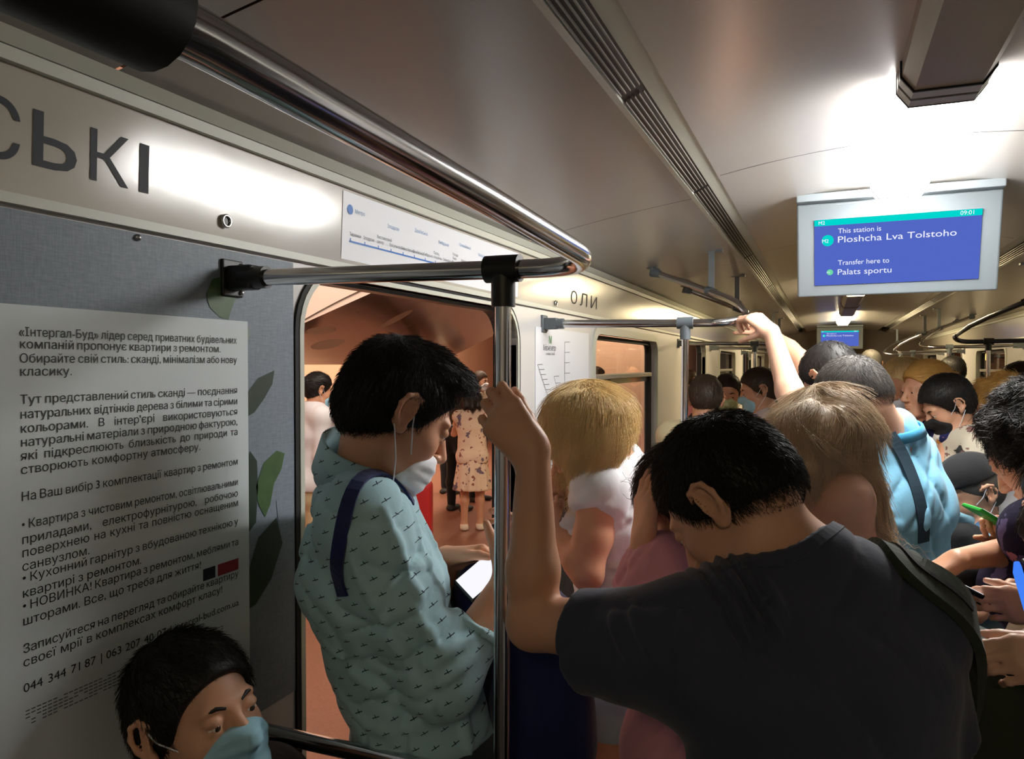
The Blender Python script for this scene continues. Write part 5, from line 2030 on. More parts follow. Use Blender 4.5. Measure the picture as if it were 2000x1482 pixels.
    mesh_of('bag_body', [rbox(bc, (.07, .11, .17), R, .05), disp(lambda P: (np.sin(P[..., 2] * 40) * np.sin(P[..., 0] * 36) * .003).astype(np.float32))], .009, M['c_olive'], bt)
man_tee()
# ------------------------------------------------------------------ the other near passengers
def legs_on(B, par, m, kind='trousers', hem=.06, top=.97, shoe='sole', t=.016, h=.013):
    if kind == 'skirt': mesh_of('skirt', skirt(B, hem, top), h, m, par)
    else: mesh_of('shorts' if hem > .5 else 'trousers', bottoms(B, t, hem, top), h, m, par)
    feet_on(B, M[shoe], par, .012)
def stand_legs(B):
    for q in (-1, 1):
        B.hip[q] = B.pelvis - UPn * .05 * B.k + B.r * q * .088 * B.k
        B.knee[q] = np.array([B.hip[q][0], B.hip[q][1], B.o[2] + .49 * B.k], dtype=np.float32) + B.f * .015
        B.ank[q] = np.array([B.hip[q][0], B.hip[q][1], B.o[2] + .085 * B.k], dtype=np.float32)

def curtain(H, parts, cap_t=.014, face=True):
    """long hair: a cap plus soft locks, in head coordinates"""
    p = [H.ell((0, -.014, .032), (.074 + cap_t, .094 + cap_t, .084 + cap_t), .02)]
    if face: p.append(minus(H.ell((0, .118, -.055), (.075, .085, .115), .008)))
    return p

# seated man with blue mask, lower left corner
def man_seated():
    f = nv(A3(Vector((.93, .1, 0))))
    B = Body(-.84, .93, 1.72, f)
    B.pelvis = np.array([-.80, .93, .56]); B.waist = np.array([-.86, .93, .70]); B.chest = np.array([-.90, .93, .86])
    fw, up = pitched(ang(122), -14, 6)
    B.head = Head(W(388, 1398, 1.2), fw, up, 1.02)
    B.neck = A3(B.head.p) - UPn * .17 + np.array([.0, 0, 0])
    for q in (-1, 1):
        B.sh[q] = B.neck + B.r * q * .18 - UPn * .05
        B.hip[q] = B.pelvis + B.r * q * .09 + B.f * .04
        B.knee[q] = B.hip[q] + B.f * .42 - UPn * .04 + B.r * q * .03
        B.ank[q] = np.array([B.knee[q][0] + .02, B.knee[q][1], .085])
        B.el[q] = B.sh[q] - UPn * .27 + B.r * q * .05
        B.wr[q] = B.el[q] + B.f * .24 - UPn * .02 - B.r * q * .08
        B.hd[q] = (nv(B.wr[q] - B.el[q]), -UPn, -B.r * q)
    t = new_person('seated man in dark clothes with blue mask, head back below the poster', B)
    mesh_of('body', B.skin(), .011, M['skin2'], t, B.boxes(.0038, .006))
    eyes_on(B, t); brows_on(B, M['h_black'], t)
    mesh_of('jacket', top_prims(B, .02, 1.9, (.07, .062), .34, neck=.068), .011, M['c_dark'], t)
    p = grow([cone(B.hip[1], B.hip[-1], .10, .10, .03)] + B.leg(1) + B.leg(-1), .016) + [cut((0, 0, .07), (0, 0, -1)), cut((0, 0, .62), (0, 0, 1))]
    mesh_of('trousers', p, .012, M['c_dark'], t)
    feet_on(B, M['sole'], t, .012)
    short_hair(B, M['h_black'], 5000, .013, .008, 4, .0006, .4, .005, par=t, seed=9)
    mask_on(B, M['c_mask'], t, .0035)
man_seated()

# blonde woman in the white top, by the wall map
def woman_blonde():
    f = ang(-78)
    o = W(1200, 1400, 1.95)
    B = Body(o.x, o.y, 1.66, f, female=True, build=.94)
    B.armk = 1.1
    B.pelvis = WA(1195, 1300, 1.97); B.waist = WA(1208, 1150, 1.97); B.chest = WA(1200, 1020, 1.96); B.neck = WA(1205, 918, 1.96)
    B.sh = {-1: WA(1168, 962, 1.82), 1: WA(1226, 930, 2.10)}
    stand_legs(B)
    fw, up = pitched(ang(-70), 36)
    B.head = Head(W(1150, 845, 1.92), fw, up, 1.02)
    B.el[-1] = WA(1148, 1122, 1.77); B.wr[-1] = WA(1096, 1045, 1.88)
    B.hd[-1] = (nv(UPn * .75 - CRn * .35 + CFn * .4), nv(CFn * .8 + CRn * .5), nv(-CRn + UPn * .2)); B.curl[-1] = HOLD
    B.el[1] = WA(1108, 1030, 2.14); B.wr[1] = WA(1086, 940, 2.03)
    B.hd[1] = (nv(UPn * .95 - CFn * .25 + CRn * .12), nv(CRn * .9 - CFn * .2), nv(CFn)); B.curl[1] = [(.3, .5, .3)] * 4
    t = new_person('blonde woman in white cap-sleeved top, hand raised to her forehead, by the wall map', B)
    mesh_of('body', B.skin(), .011, M['skin'], t, B.boxes(.004, .0045))
    p = top_prims(B, .014, .16, (.054, .056), .86, neck=.066)
    q3 = lambda r, *pts: ([WA(*a) for a in pts], r)
    folds_on(p, [q3(.008, (1200, 960, 1.84), (1200, 1010, 1.86), (1180, 1060, 1.86)), q3(.009, (1235, 1010, 1.88), (1215, 1070, 1.86), (1195, 1090, 1.84)),
                 q3(.009, (1250, 1080, 1.9), (1225, 1110, 1.87), (1190, 1125, 1.85)), q3(.009, (1250, 930, 1.95), (1240, 990, 1.9), (1225, 1040, 1.86)),
                 q3(.010, (1245, 1130, 1.9), (1220, 1150, 1.86), (1180, 1160, 1.85))])
    p.append(creases(.006, 34, 21))
    v, fc = solid(p, .0065)
    cen = v[fc].mean(1)
    lc = (cen - B.chest) @ B.f
    ls = (cen - B.chest) @ B.r
    mids = ((lc > .045) & (np.abs(ls) < .12) & (cen[:, 2] > 1.15) & (cen[:, 2] < 1.42)).astype(int)
    np_mesh('top', v, fc, [M['c_white'], spotted('grey_front_print', srgb(120, 108, 106), [srgb(80, 70, 70)], 30, .55)], t, mids=mids)
    mesh_of('shorts', bottoms(B, .016, .80, 1.0) , .010, M['c_shorts'], t)
    feet_on(B, M['shoew'], t, .012)
    H = B.head
    # straight hair to the shoulders, falling forward over the face
    g = lambda px, py, d: WA(px, py, d)
    p = [H.ell((0, -.014, .030), (.083, .103, .093), .03)]
    locks = [((1112, 800, 1.86), (1108, 850, 1.86), (1130, 915, 1.86), .038, .012), ((1135, 805, 1.82), (1132, 870, 1.82), (1136, 935, 1.83), .040, .010),
             ((1162, 805, 1.82), (1165, 865, 1.81), (1150, 925, 1.82), .044, .012), ((1190, 805, 1.86), (1195, 850, 1.84), (1172, 900, 1.82), .040, .014),
             ((1195, 805, 1.98), (1202, 850, 1.98), (1196, 885, 1.96), .040, .016), ((1118, 800, 1.99), (1108, 850, 1.99), (1118, 890, 1.97), .035, .015)]
    for a, b, c, r0, r1 in locks:
        p += [cone(g(*a), g(*b), r0, (r0 + r1) / 2, .04), cone(g(*b), g(*c), (r0 + r1) / 2, r1, .03)]
    hu = list(p)
    def lk(P):
        l = H.loc(P)
        a = np.arctan2(l[..., 0], l[..., 1])
        return (np.sin(a * 34 + np.sin(P[..., 2] * 28 + a * 9) * 1.6) * .0028).astype(np.float32)
    p.append(disp(lk))
    v, fc = solid(p, .005)
    sway = A3(-CR * .25)
    fl = lambda P: np.where((H.loc(P)[:, 2] > .06)[:, None], (P - H.at(0, -.02, .12)) * 4 + A3(-CR) * .1, 0) - UPn * .8 + sway * np.clip((1.62 - P[:, 2:3]) * 6, -.2, 1)
    st = strands(v, fc, hu, 12000, fl, .014, 8, .0007, .20, .16, seed=12)
    np_mesh('hair', *join((v, fc), st), M['h_blonde'], t)
    pc = WA(1086, 1015, 1.93)
    phone(pc, CFn, nv(-CRn * .9 + UPn * .3), nv(UPn + CRn * .4), 'dark phone held low by the blonde woman in the white top')
woman_blonde()

# woman in pink, half hidden behind the man in charcoal
def woman_pink():
    f = ang(-58)
    o = W(1345, 1500, 1.55)
    B = Body(o.x, o.y, 1.58, f, female=True, build=.98)
    B.pelvis = WA(1340, 1440, 1.56); B.waist = WA(1345, 1300, 1.56); B.chest = WA(1352, 1190, 1.56); B.neck = WA(1365, 1092, 1.55)
    B.sh = {-1: WA(1290, 1120, 1.46), 1: WA(1420, 1110, 1.68)}
    stand_legs(B)
    fw, up = pitched(ang(-60), 34)
    B.head = Head(W(1352, 985, 1.52), fw, up, .94)
    B.el[-1] = WA(1232, 1195, 1.48); B.wr[-1] = WA(1256, 1055, 1.46)
    B.hd[-1] = (nv(UPn * .95 + CRn * .1 + CFn * .1), nv(CRn * .9 + CFn * .3), nv(CFn * .8 - CRn * .2)); B.curl[-1] = [(.15, .3, .2), (.25, .4, .25), (.3, .45, .3), (.35, .5, .3)]
    B.reach(1, WA(1380, 1200, 1.8), -UPn)
    t = new_person('dark-haired woman in pink shirt holding her head, behind the man in charcoal', B)
    mesh_of('body', B.skin(), .011, M['skin2'], t, B.boxes(.005, .0035, (-1,)))
    p = top_prims(B, .018, .80, (.066, .068), .92, neck=.064)
    q3 = lambda r, *pts: ([WA(*a) for a in pts], r)
    folds_on(p, [q3(.007, (1262, 1110, 1.4), (1275, 1075, 1.42), (1310, 1045, 1.46)), q3(.008, (1250, 1150, 1.4), (1290, 1140, 1.38), (1340, 1120, 1.4)),
                 q3(.007, (1300, 1060, 1.46), (1345, 1075, 1.44), (1400, 1090, 1.5))])
    p.append(creases(.007, 38, 23))
    mesh_of('shirt', p, .007, M['c_pink'], t)
    collar_band(B, .072, .066, .03, M['c_pink'], t, .034, .02, .2)
    legs_on(B, t, M['c_pinkp'])
    short_hair(B, M['h_brown'], 3500, .018, .012, 6, .0008, .15, .006, par=t, seed=14, nape=-.09)
woman_pink()

# long-haired young woman seen from behind
def woman_long():
    f = ang(-28)
    o = W(1615, 1500, 1.60)
    B = Body(o.x, o.y, 1.62, f, female=True, build=.92)
    B.neck = WA(1628, 962, 1.62); B.chest = WA(1618, 1090, 1.60)
    B.sh = {1: WA(1650, 975, 1.52), -1: WA(1552, 990, 1.68)}
    stand_legs(B)
    fw, up = pitched(ang(-34), 26)
    B.head = Head(W(1603, 868, 1.66), fw, up, .98)
    B.reach(1, WA(1590, 1080, 1.86), -UPn + CRn * .4)
    B.reach(-1, WA(1552, 968, 1.84), -UPn - CRn * .3, d=UPn * .6 + CRn * .4 + CFn * .3, n=-CFn + UPn * .4, curl=HOLD)
    t = new_person('young woman with long wavy ash-brown hair and bare shoulder, seen from behind', B)
    mesh_of('body', B.skin(), .010, M['skin3'], t, B.boxes(.005, .005, (-1,)))
    p = top_prims(B, .010, 0, hem=.88, neck=0)
    p.append(cut(B.neck - UPn * .115, UPn * .9 - B.f * .25))
    mesh_of('top', p, .008, M['c_cream'], t)
    us = B.torso(.004)
    for q in (-1, 1):
        pts = resample([B.chest + B.r * q * .08 - B.f * .13 + UPn * .05, B.sh[q] * .55 + B.neck * .45 + UPn * .05, B.chest + B.r * q * .08 + B.f * .13 + UPn * .05], 16)
        P, g = on_solid(us, pts, .001)
        strap_path([Vector(x) for x in P], .012, .002, 'shoulder_strap', M['c_cream'], t, g)
    legs_on(B, t, M['c_jeans'])
    H = B.head
    g = lambda px, py, d: WA(px, py, d)
    p = [H.ell((0, -.016, .030), (.084, .103, .094), .03)]
    for a, b, c, r0, r1 in [((1555, 840, 1.63), (1540, 900, 1.61), (1548, 955, 1.60), .045, .014), ((1580, 840, 1.56), (1580, 910, 1.55), (1592, 960, 1.55), .05, .02),
                            ((1618, 840, 1.56), (1622, 900, 1.56), (1640, 940, 1.56), .048, .018), ((1648, 860, 1.60), (1668, 930, 1.58), (1700, 1010, 1.56), .042, .022),
                            ((1640, 850, 1.60), (1672, 940, 1.58), (1716, 1045, 1.56), .040, .012)]:
        p += [cone(g(*a), g(*b), r0, (r0 + r1) / 2, .04), cone(g(*b), g(*c), (r0 + r1) / 2, r1, .03)]
    p.append(disp(lambda P: (np.sin(P[..., 0] * 90 + np.sin(P[..., 2] * 45) * 1.4) * .0055).astype(np.float32)))
    v, fc = solid(p, .006)
    us = [q for q in p if q.op == 'u']
    sway = A3(CR * .28)
    fl = lambda P: np.where((H.loc(P)[:, 2] > .05)[:, None], (P - H.at(0, -.02, .13)) * 5, 0) - UPn * .9 + sway * np.clip((1.56 - P[:, 2:3]) * 5, -.1, 1) + A3(CR) * (np.sin(P[:, 2:3] * 60 + P[:, :1] * 40) * .5)
    st = strands(v, fc, us, 11000, fl, .014, 8, .0007, .22, .22, seed=15)
    np_mesh('hair', *join((v, fc), st), M['h_ash'], t)
    phone(WA(1556, 944, 1.86), CFn * .3 + CRn * .9, nv(UPn * .35 - CRn * .2 + CFn * .9), nv(UPn * .9 - CFn * .4), 'phone with pale screen held in front of the long-haired young woman')
woman_long()

# man in the blue polo, reaching to the rail beyond the door
def man_polo():
    f = ang(-22)
    o = W(1728, 1400, 2.25)
    B = Body(o.x, o.y, 1.78, f, build=1.22)
    B.neck = WA(1738, 850, 2.22); B.chest = WA(1718, 980, 2.24); B.waist = WA(1712, 1110, 2.24); B.pelvis = WA(1712, 1230, 2.24)
    B.sh = {1: WA(1766, 892, 2.28), -1: WA(1662, 880, 2.20)}
    stand_legs(B)
    fw, up = pitched(ang(-58), 34)
    B.head = Head(W(1664, 779, 2.18), fw, up, .98)
    B.el[-1] = WA(1560, 822, 2.50); B.wr[-1] = WA(1500, 694, 2.72)
    # the hand closes over the bend of the rail
    T = nv((.55, .75, .35)); dd = np.array([-.72, .25, .60]); dd = nv(dd - T * (dd @ T))
    nn = np.cross(T, dd); nn = nn if nn[2] < 0 else -nn
    bar = WA(1462, 629, 2.84)
    B.wr[-1] = (bar - nn * .030 - dd * .098).astype(np.float32)
    B.hd[-1] = (dd, nn, T if T @ CRn < 0 else -T); B.curl[-1] = [(.75, 1.2, .8)] * 4; B.thumb[-1] = (.3, .8, .5)
    B.reach(1, WA(1740, 1060, 2.55), -UPn)
    t = new_person('heavy man in light blue polo with dark shoulder strap, arm up on the rail', B)
    mesh_of('body', B.skin(), .011, M['skin3'], t, B.boxes(.0045, .0045, (-1,)))
    p = top_prims(B, .016, .62, (.078, .078), .86, neck=.064)
    q3 = lambda r, *pts: ([WA(*a) for a in pts], r)
    folds_on(p, [q3(.010, (1680, 960, 2.0), (1720, 990, 2.0), (1765, 1000, 2.0)), q3(.011, (1690, 1010, 2.0), (1740, 1035, 2.0), (1790, 1040, 2.0)), q3(.010, (1670, 905, 2.05), (1700, 930, 2.02), (1730, 975, 2.0)),
                 q3(.010, (1700, 1050, 2.0), (1750, 1060, 2.0), (1800, 1050, 2.0)), q3(.009, (1720, 880, 2.0), (1735, 930, 2.0), (1770, 960, 2.0)), q3(.010, (1815, 930, 2.1), (1812, 980, 2.08), (1800, 1040, 2.08))])
    p.append(creases(.010, 26, 8))
    mesh_of('polo_shirt', p, .0075, M['c_polo'], t)
    us = B.torso(.020)
    collar_band(B, .088, .082, .018, M['c_polod'], t, .026, .008, .2, out=.014, upright=.7)
    legs_on(B, t, M['c_dark'])
    mask_on(B, M['c_maskw'], t, .005)
    H = B.head
    p2 = cap_prims(H, .005, nape=-.018)
    p3 = cap_prims(H, .0018, nape=-.05)
    v3, f3 = solid(p3, .006)
    s3 = strands(v3, f3, [q for q in p3 if q.op == 'u'], 14000, crown_flow(H), .0012, 2, .0004, .6, .3, seed=18, reject=[q for q in p3 if q.op == 's'])
    v, fc = solid(p2, .005)
    st = strands(v, fc, [q for q in p2 if q.op == 'u'], 8000, crown_flow(H), .004, 3, .0006, .5, .3, seed=17, reject=[q for q in p2 if q.op == 's'])
    np_mesh('hair', *join((v, fc), st, s3), M['h_grey'], t)
    bt = thing('shoulder_bag', 'dark shoulder bag strap across the back of the man in the light blue polo', 'bag', WA(1850, 1040, 2.3))
    pts = resample([WA(1735, 822, 2.12), WA(1758, 842, 2.08), WA(1785, 890, 2.08), WA(1800, 960, 2.06), WA(1806, 1020, 2.06), WA(1806, 1060, 2.07)], 26)
    P, g = on_solid(us, pts, .002)
    strap_path([Vector(q) for q in P], .036, .004, 'strap', M['strap_dark'], bt, g)
    mesh_of('bag_body', [rbox(WA(1858, 1070, 2.42), (.06, .09, .085), np.stack([B.r, B.f, UPn], 1), .04)], .010, M['c_black'], bt)
man_polo()
# ------------------------------------------------------------------ the crowd further down the car and on the platform
def figure(label, px, py, d, a, bow, hair, top, h=None, z0=0.0, female=False, build=1.0, hang=None, size=1.0, lean=0.06, skin_='skin', mask=None,
           sleeve=.55, bottom='c_dark', kind='trousers', hem=.06, style='short', arms=None, group=None, thick=.014, res=1.0, hn=900, shoe='sole', cap=.012, brow=True, fix=None):
    P = A3(W(px, py, d))
    f = ang(a)
    drop = .045 * (bow / 40)
    k = (P[2] - z0 + drop) / 1.625
    xy = P - f * (lean * .42 + .02 + .05 * bow / 40)
    B = Body(xy[0], xy[1], 1.75 * k, f, z0, lean, female, build)
    fw, up = pitched(ang(a if hang is None else hang), bow)
    B.head = Head(P, fw, up, size)
    B.neck = B.neck * .6 + (P - UPn * .17 * k - f * .05) * .4
    for q, tgt, pole in (arms or ()):
        if isinstance(tgt, str) and tgt == 'chest':
            B.reach(q, B.chest + B.f * .30 + B.r * q * .05 - UPn * .02, -UPn + B.r * q * .6, n=-UPn * .3 + B.f * .2 - B.r * q * .8, t=UPn, curl=HOLD)
        elif isinstance(tgt, str):
            B.reach(q, B.chest + B.f * .27 + B.r * q * .07 + UPn * .06, -UPn + B.r * q * .6, d=UPn * .8 - B.r * q * .5 + B.f * .2, n=-B.r * q * .7 - B.f * .3, t=-B.f, curl=HOLD)
        else:
            B.reach(q, tgt, pole, curl=GRIP)
    if fix: fix(B)
    t = new_person(label, B, group)
    hr = .006 * res
    mesh_of('body', B.skin(detail=True), .014 * res, M[skin_], t, B.boxes(hr, .006 * res))
    if brow and not female: brows_on(B, M[hair], t)
    eyes_on(B, t)
    mesh_of('dress_top' if kind == 'dress' else 'shirt', top_prims(B, thick, sleeve, hem=.84 if kind == 'dress' else .86, neck=.064), .011 * res, M[top], t)
    if kind == 'dress': mesh_of('skirt', skirt(B, hem, .98, .135, .21), .011 * res, M[top], t)
    elif kind == 'skirt': mesh_of('skirt', skirt(B, hem, .98), .012 * res, M[bottom], t)
    else: mesh_of('trousers', bottoms(B, .016, hem, .98), .015 * res, M[bottom], t)
    for q in (-1, 1):
        mesh_of('shoe', B.foot(q, .007) + [cut((0, 0, z0 + .002), (0, 0, -1)), cut((0, 0, z0 + .085 * B.k), (0, 0, 1))], .014, M[shoe], t)
    H = B.head
    if style == 'bald': pass
    elif style == 'short':
        short_hair(B, M[hair], hn, cap, .007, 3, .0010, .3, .007, par=t, seed=int(px) % 97)
    elif style == 'bob':
        p = [H.ell((0, -.016, .030), (.086, .106, .096), .03)] + [H.cone((s * .062, y, .02), (s * .066, y * 1.05 - .01, -.085), .038, .026, .03) for s in (-1, 1) for y in (-.02, -.06)]
        p += [H.cone((0, -.075, .0), (0, -.085, -.10), .045, .034, .03), minus(H.ell((0, .112, -.048), (.085, .085, .112), .008))]
        v, fc = solid(p, .007)
        st = strands(v, fc, [q for q in p if q.op == 'u'], hn, lambda P: (P - H.at(0, -.02, .13)) * 3 - UPn * .8, .014, 5, .0011, .15, .15, seed=int(px) % 97, reject=[q for q in p if q.op == 's'])
        np_mesh('hair', *join((v, fc), st), M[hair], t)
    elif style == 'long':
        p = [H.ell((0, -.016, .030), (.086, .106, .096), .03), H.cone((0, -.075, .02), (0, -.10, -.24), .055, .04, .04)]
        p += [H.cone((s * .06, -.03, .02), (s * .07, -.05, -.20), .040, .022, .03) for s in (-1, 1)] + [minus(H.ell((0, .112, -.048), (.080, .085, .112), .008))]
        v, fc = solid(p, .007)
        st = strands(v, fc, [q for q in p if q.op == 'u'], hn, lambda P: (P - H.at(0, -.02, .13)) * 3 - UPn * .8, .02, 6, .0011, .15, .15, seed=int(px) % 97, reject=[q for q in p if q.op == 's'])
        np_mesh('hair', *join((v, fc), st), M[hair], t)
    elif style == 'curly':
        r = np.random.default_rng(int(px))
        p = [H.ell((0, -.03, .025), (.092, .105, .10), .03)]
        for i in range(70):
            u = r.normal(size=3); u /= np.linalg.norm(u)
            if u[1] > .45 and u[2] < .55: continue
            p.append(H.ell((u[0] * .095, -.035 + u[1] * .105, .0 + u[2] * .12), (.024, .024, .024), .012))
        p.append(minus(H.ell((0, .118, -.048), (.078, .080, .105), .008)))
        v, fc = solid(p, .006)
        st = strands(v, fc, [q for q in p if q.op == 'u'], hn, lambda P: np.cross(P - H.p, A3((.3, .5, .8))) * 6 - UPn * .5, .010, 5, .0011, .4, .6, seed=int(px) % 97, reject=[q for q in p if q.op == 's'])
        np_mesh('hair', *join((v, fc), st), M[hair], t)
    elif style == 'bun':
        p = cap_prims(H, .014, nape=-.09) + [H.ell((0, -.125, .03), (.04, .035, .04), .015)]
        v, fc = solid(p, .007)
        st = strands(v, fc, [q for q in p if q.op == 'u'], hn, lambda P: H.at(0, -.12, .03) - P, .012, 4, .001, .1, .15, seed=int(px) % 97, reject=[q for q in p if q.op == 's'])
        np_mesh('hair', *join((v, fc), st), M[hair], t)
    if mask: mask_on(B, M[mask[0]], t, .006, mask[1])
    return B, t

up1 = lambda px, py, d: WA(px, py, d)
def raised(B):
    B.sh[-1] = WA(1608, 785, 2.85); B.el[-1] = WA(1560, 702, 2.95); B.wr[-1] = WA(1497, 648, 3.08)
    B.hd[-1] = (nv(UPn * .6 - CRn * .7), nv(-UPn * .5 - CRn * .4 - CFn * .5), nv(CFn)); B.curl[-1] = GRIP
# behind the polo man: dark man with arm on the rail
figure('dark-haired man behind the blue polo man, bare arm stretched up to the rail', 1622, 742, 2.75, -30, 36, 'h_black', 'c_black', build=1.05, skin_='skin2', size=1.04,
       arms=[(1, 'chest', None)], fix=raised)
figure('man with brown cropped hair and straw-coloured shirt, back turned beyond the charcoal man', 1378, 782, 3.9, 12, 22, 'h_mid', 'c_yell', cap=.012, hn=2200, arms=[(1, 'chest', None), (-1, 'chest', None)])
figure('young man with cropped hair and pale green mask, facing the viewer', 1421, 768, 4.7, 196, 12, 'h_brown', 'c_brown', mask=('c_maskg', 0), cap=.005, hn=1500, arms=[(1, 'hold', None), (-1, 'hold', None)])
figure('man in grey patterned shirt with blue mask, side-on beside the thin post', 1481, 762, 4.3, -85, 14, 'h_mid', 'c_patt', mask=('c_mask', 0), skin_='skin2', cap=.010, hn=1500, build=1.1, arms=[(1, 'chest', None), (-1, 'chest', None)])
figure('distant person in black with pale face, behind the raised fair arm', 1521, 726, 7.4, 175, 5, 'h_black', 'c_black', hn=300)
figure('distant dark-haired woman in black next to the raised fair arm', 1541, 742, 5.6, 150, 20, 'h_black', 'c_black', female=True, style='bob', hn=500)
figure('man in pinkish top on the platform, seen past the second chrome post', 1347, 742, 9.3, 60, 5, 'h_mid', 'c_pink', z0=-.06, hn=300, skin_='skin2')
figure('blonde woman with lowered white mask, facing left behind the blue polo man', 1764, 749, 3.9, -128, 20, 'h_blonde', 'c_navyflor', female=True, style='bob', mask=('c_maskw', -.028), hn=2500, size=1.06, arms=[(-1, 'hold', None), (1, 'hold', None)], sleeve=.3)
figure('golden-haired woman in navy floral top, profile to the left', 1808, 762, 3.55, -98, 4, 'h_gold', 'c_navyflor', female=True, style='bun', hn=2500, size=1.06, arms=[(-1, 'chest', None), (1, 'hold', None)], sleeve=.12, skin_='skin')
figure('black-haired man with black mask and pale printed shirt by the right post', 1850, 792, 3.4, -88, 30, 'h_black', 'c_print', mask=('c_maskk', 0), skin_='skin2', hn=3000, build=1.0, cap=.016, size=1.04, arms=[(-1, 'chest', None), (1, 'chest', None)])
figure('woman with curly golden hair in white top, behind the right post', 1943, 790, 3.5, -62, 18, 'h_gold', 'c_white', female=True, style='curly', hn=3000, arms=[(-1, 'hold', None), (1, 'hold', None)])
figure('dark-haired woman at the right edge facing the curly blonde woman', 1992, 758, 3.9, -75, 12, 'h_brown', 'c_cream', female=True, style='bun', hn=900)
figure('distant man with short black hair, behind the golden-haired woman', 1858, 726, 6.2, -20, 5, 'h_black', 'c_dark', hn=400)
figure('distant grey-haired man under the far screen, only the top of his head showing', 1700, 712, 6.6, 10, 10, 'h_grey', 'c_brown', hn=400)
figure('distant bald man beside the raised dark arm at the left, under the far screen', 1583, 705, 8.2, 10, 5, 'h_mid', 'c_yell', hn=300)

# old man with cap and blue mask, in a washed-blue checked shirt
B, t = figure('old man in dark cap, blue mask and checked pale blue shirt, bowed at right', 1892, 960, 2.45, -96, 22, 'h_grey', 'c_plaid', size=1.0, lean=.16, mask=('c_mask', 0), skin_='skin2', hn=0, cap=.004, build=1.06, sleeve=.8,
              arms=[(-1, 'chest', None), (1, 'chest', None)])
H = B.head
cp = [H.ell((0, -.012, .040), (.082, .102, .084), .02), cut(H.at(0, 0, .045), -H.u), H.ell((0, .100, .050), (.060, .055, .007), .012)]
mesh_of('cap', cp, .005, M['c_black'], t)

# people just outside the right edge, their arms and phones in view
def arm_person(label, px, py, d, a, bow, hair, top, bottom, arms, style='short', **kw):
    return figure(label, px, py, d, a, bow, hair, top, arms=arms, style=style, bottom=bottom, **kw)
def lowarm(B):
    B.el[-1] = WA(2030, 1068, 1.72); B.wr[-1] = WA(1872, 1092, 1.60)
    B.hd[-1] = (nv(-CRn * .85 - UPn * .5), nv(-UPn * .6 + CRn * .4), CFn)
arm_person('person with thick fuzzy dark hair and dark floral top at the right edge', 2022, 878, 1.72, -35, 40, 'h_black', 'c_darkflor', 'c_black',
           [(1, up1(1992, 1068, 1.78), -UPn + CRn)], style='curly', female=True, hn=9000, sleeve=.5, res=.8, fix=lowarm)
phone(WA(1952, 1022, 1.74), nv(CFn), nv(-CRn * .85 + UPn * .5), nv(UPn * .8 + CRn * .4 - CFn * .3), 'bright green phone held by the fuzzy-haired person at the right', 'phonegreen')
def creamarms(B):
    for q, wr, el in ((-1, (2048, 1188, 1.34), (2150, 1240, 1.36)), (1, (2040, 1168, 1.46), (2160, 1230, 1.50))):
        B.wr[q] = WA(*wr); B.el[q] = WA(*el)
        B.hd[q] = (nv(-CRn * .95 + UPn * .08), nv(-UPn * .25 + CFn * .8 * -q), nv(UPn)); B.curl[q] = HOLD
arm_person('person in cream top beyond the right edge, both hands on a dark phone', 2110, 985, 1.50, -82, 20, 'h_brown', 'c_cream', 'c_cream', (),
           female=True, sleeve=.5, style='bob', skin_='skin2', res=.8, fix=creamarms)
phone(WA(1930, 1172, 1.39), nv(CFn), nv(-CRn * .88 + UPn * .45), nv(UPn * .9 + CRn * .45), 'thin dark phone held over the cream clothes at the right edge', 'phone')
def greenarms(B):
    for q, wr, el in ((-1, (2098, 1285, 1.06), (2220, 1350, 1.08)), (1, (2098, 1262, 1.16), (2220, 1340, 1.2))):
        B.wr[q] = WA(*wr); B.el[q] = WA(*el)
        B.hd[q] = (nv(-CRn * .95 - UPn * .05), nv(-UPn * .45 + CFn * .8 * -q), nv(UPn)); B.curl[q] = HOLD
arm_person('person in dark green clothes at the lower right corner, pale hands together', 2150, 1090, 1.14, -75, 25, 'h_brown', 'c_green', 'c_green', (),
           sleeve=1.5, build=1.1, skin_='skin3', res=.8, fix=greenarms)
vd = nv(CRn * .676 + CFn * 1.0)
ay_ = nv(np.cross(vd, np.cross(nv(-CRn * .3 + UPn * .95), vd)))
phone(WA(2012, 1200, 1.18), vd, ay_, np.cross(vd, ay_), 'phone with glowing blue screen at the right edge above the pale hands', 'phoneblue', 'phoneblue')
bt = thing('handbag', 'black handbag under the bare forearm of the fuzzy-haired person', 'bag', WA(1965, 1125, 1.75))
mesh_of('bag_body', [rbox(WA(1965, 1135, 1.78), (.13, .05, .05), np.stack([CRn, CFn, UPn], 1), .03)], .008, M['c_black'], bt)
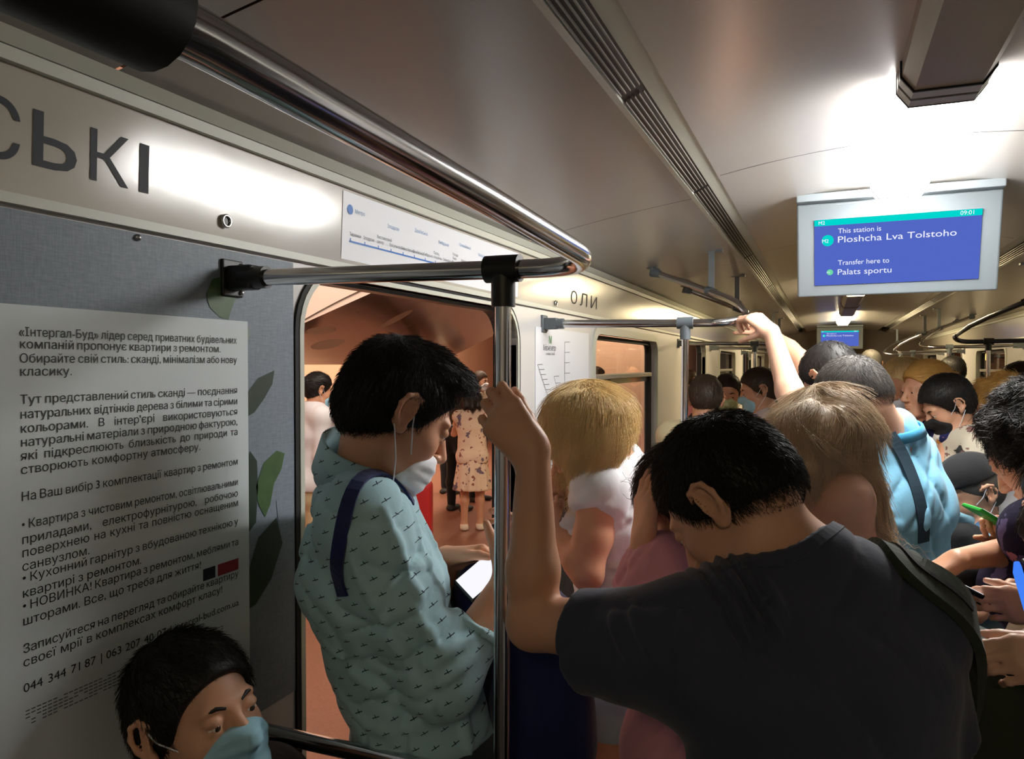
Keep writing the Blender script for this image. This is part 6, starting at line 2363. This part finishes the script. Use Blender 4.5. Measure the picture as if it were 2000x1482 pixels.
mesh_of('bag_handle', [cone(WA(1925, 1100, 1.78), WA(1950, 1070, 1.82), .007, .007, .01), cone(WA(1950, 1070, 1.82), WA(2000, 1072, 1.82), .007, .007, .01), cone(WA(2000, 1072, 1.82), WA(2020, 1105, 1.78), .007, .007, .01)], .006, M['c_black'], bt)

# the platform
ZP = -.06
figure('woman in cream floral dress and sandals with straight dark hair, on the platform', 921, 782, 8.0, -8, 18, 'h_brown', 'c_floral', z0=ZP, female=True, kind='dress', hem=.50, style='bob', sleeve=.12, skin_='skin2', shoe='shoew', hn=700, arms=[(1, 'chest', None), (-1, 'chest', None)])
figure('bald man in brown shirt and black trousers with green mask, on the platform', 900, 752, 9.0, 30, 14, 'h_brown', 'c_brown', z0=ZP, style='bald', mask=('c_maskg', 0), bottom='c_black', skin_='skin2')
figure('boy with brown hair and white mask on the platform, next to the bald man', 938, 744, 9.6, 120, 5, 'h_mid', 'c_cream', z0=ZP, mask=('c_maskw', 0), skin_='skin', hn=600)
figure('man with curly brown hair on the platform, left of the bald man', 880, 738, 10.2, -170, 0, 'h_mid', 'c_black', z0=ZP, skin_='skin', hn=600, cap=.02)
figure('woman in loose white blouse with dark tied hair and mask on the platform', 622, 762, 5.6, 55, 14, 'h_black', 'c_white', z0=ZP, female=True, mask=('c_mask', 0), sleeve=1.3, bottom='c_yell', style='bun', hn=700, thick=.03)
figure('person on the platform with brown hair, seen through the window by the wall map', 1166, 738, 8.6, 100, 5, 'h_mid', 'c_cream', z0=ZP, hn=300)
figure('person in pink on the platform, seen through the lower left window', 1212, 795, 6.2, 140, 5, 'h_mid', 'c_pink', z0=ZP, female=True, style='bob', hn=300)
bt = thing('bag', 'red bag standing on the platform behind the man in the pale blue shirt', 'bag', WA(812, 985, 7.6))
c = WA(812, 985, 7.4)
mesh_of('bag_body', [rbox((c[0], c[1], ZP + .30), (.16, .12, .29), np.stack([CRn, CFn, UPn], 1), .05)], .02, mat('red_cloth', srgb(196, 40, 44), rough=.6), bt)
mesh_of('bag_handle', [cone((c[0] - .06, c[1], ZP + .6), (c[0], c[1], ZP + .72), .012, .012, .01), cone((c[0], c[1], ZP + .72), (c[0] + .06, c[1], ZP + .6), .012, .012, .01)], .008, M['c_dark'], bt)
bpy.context.view_layer.update()
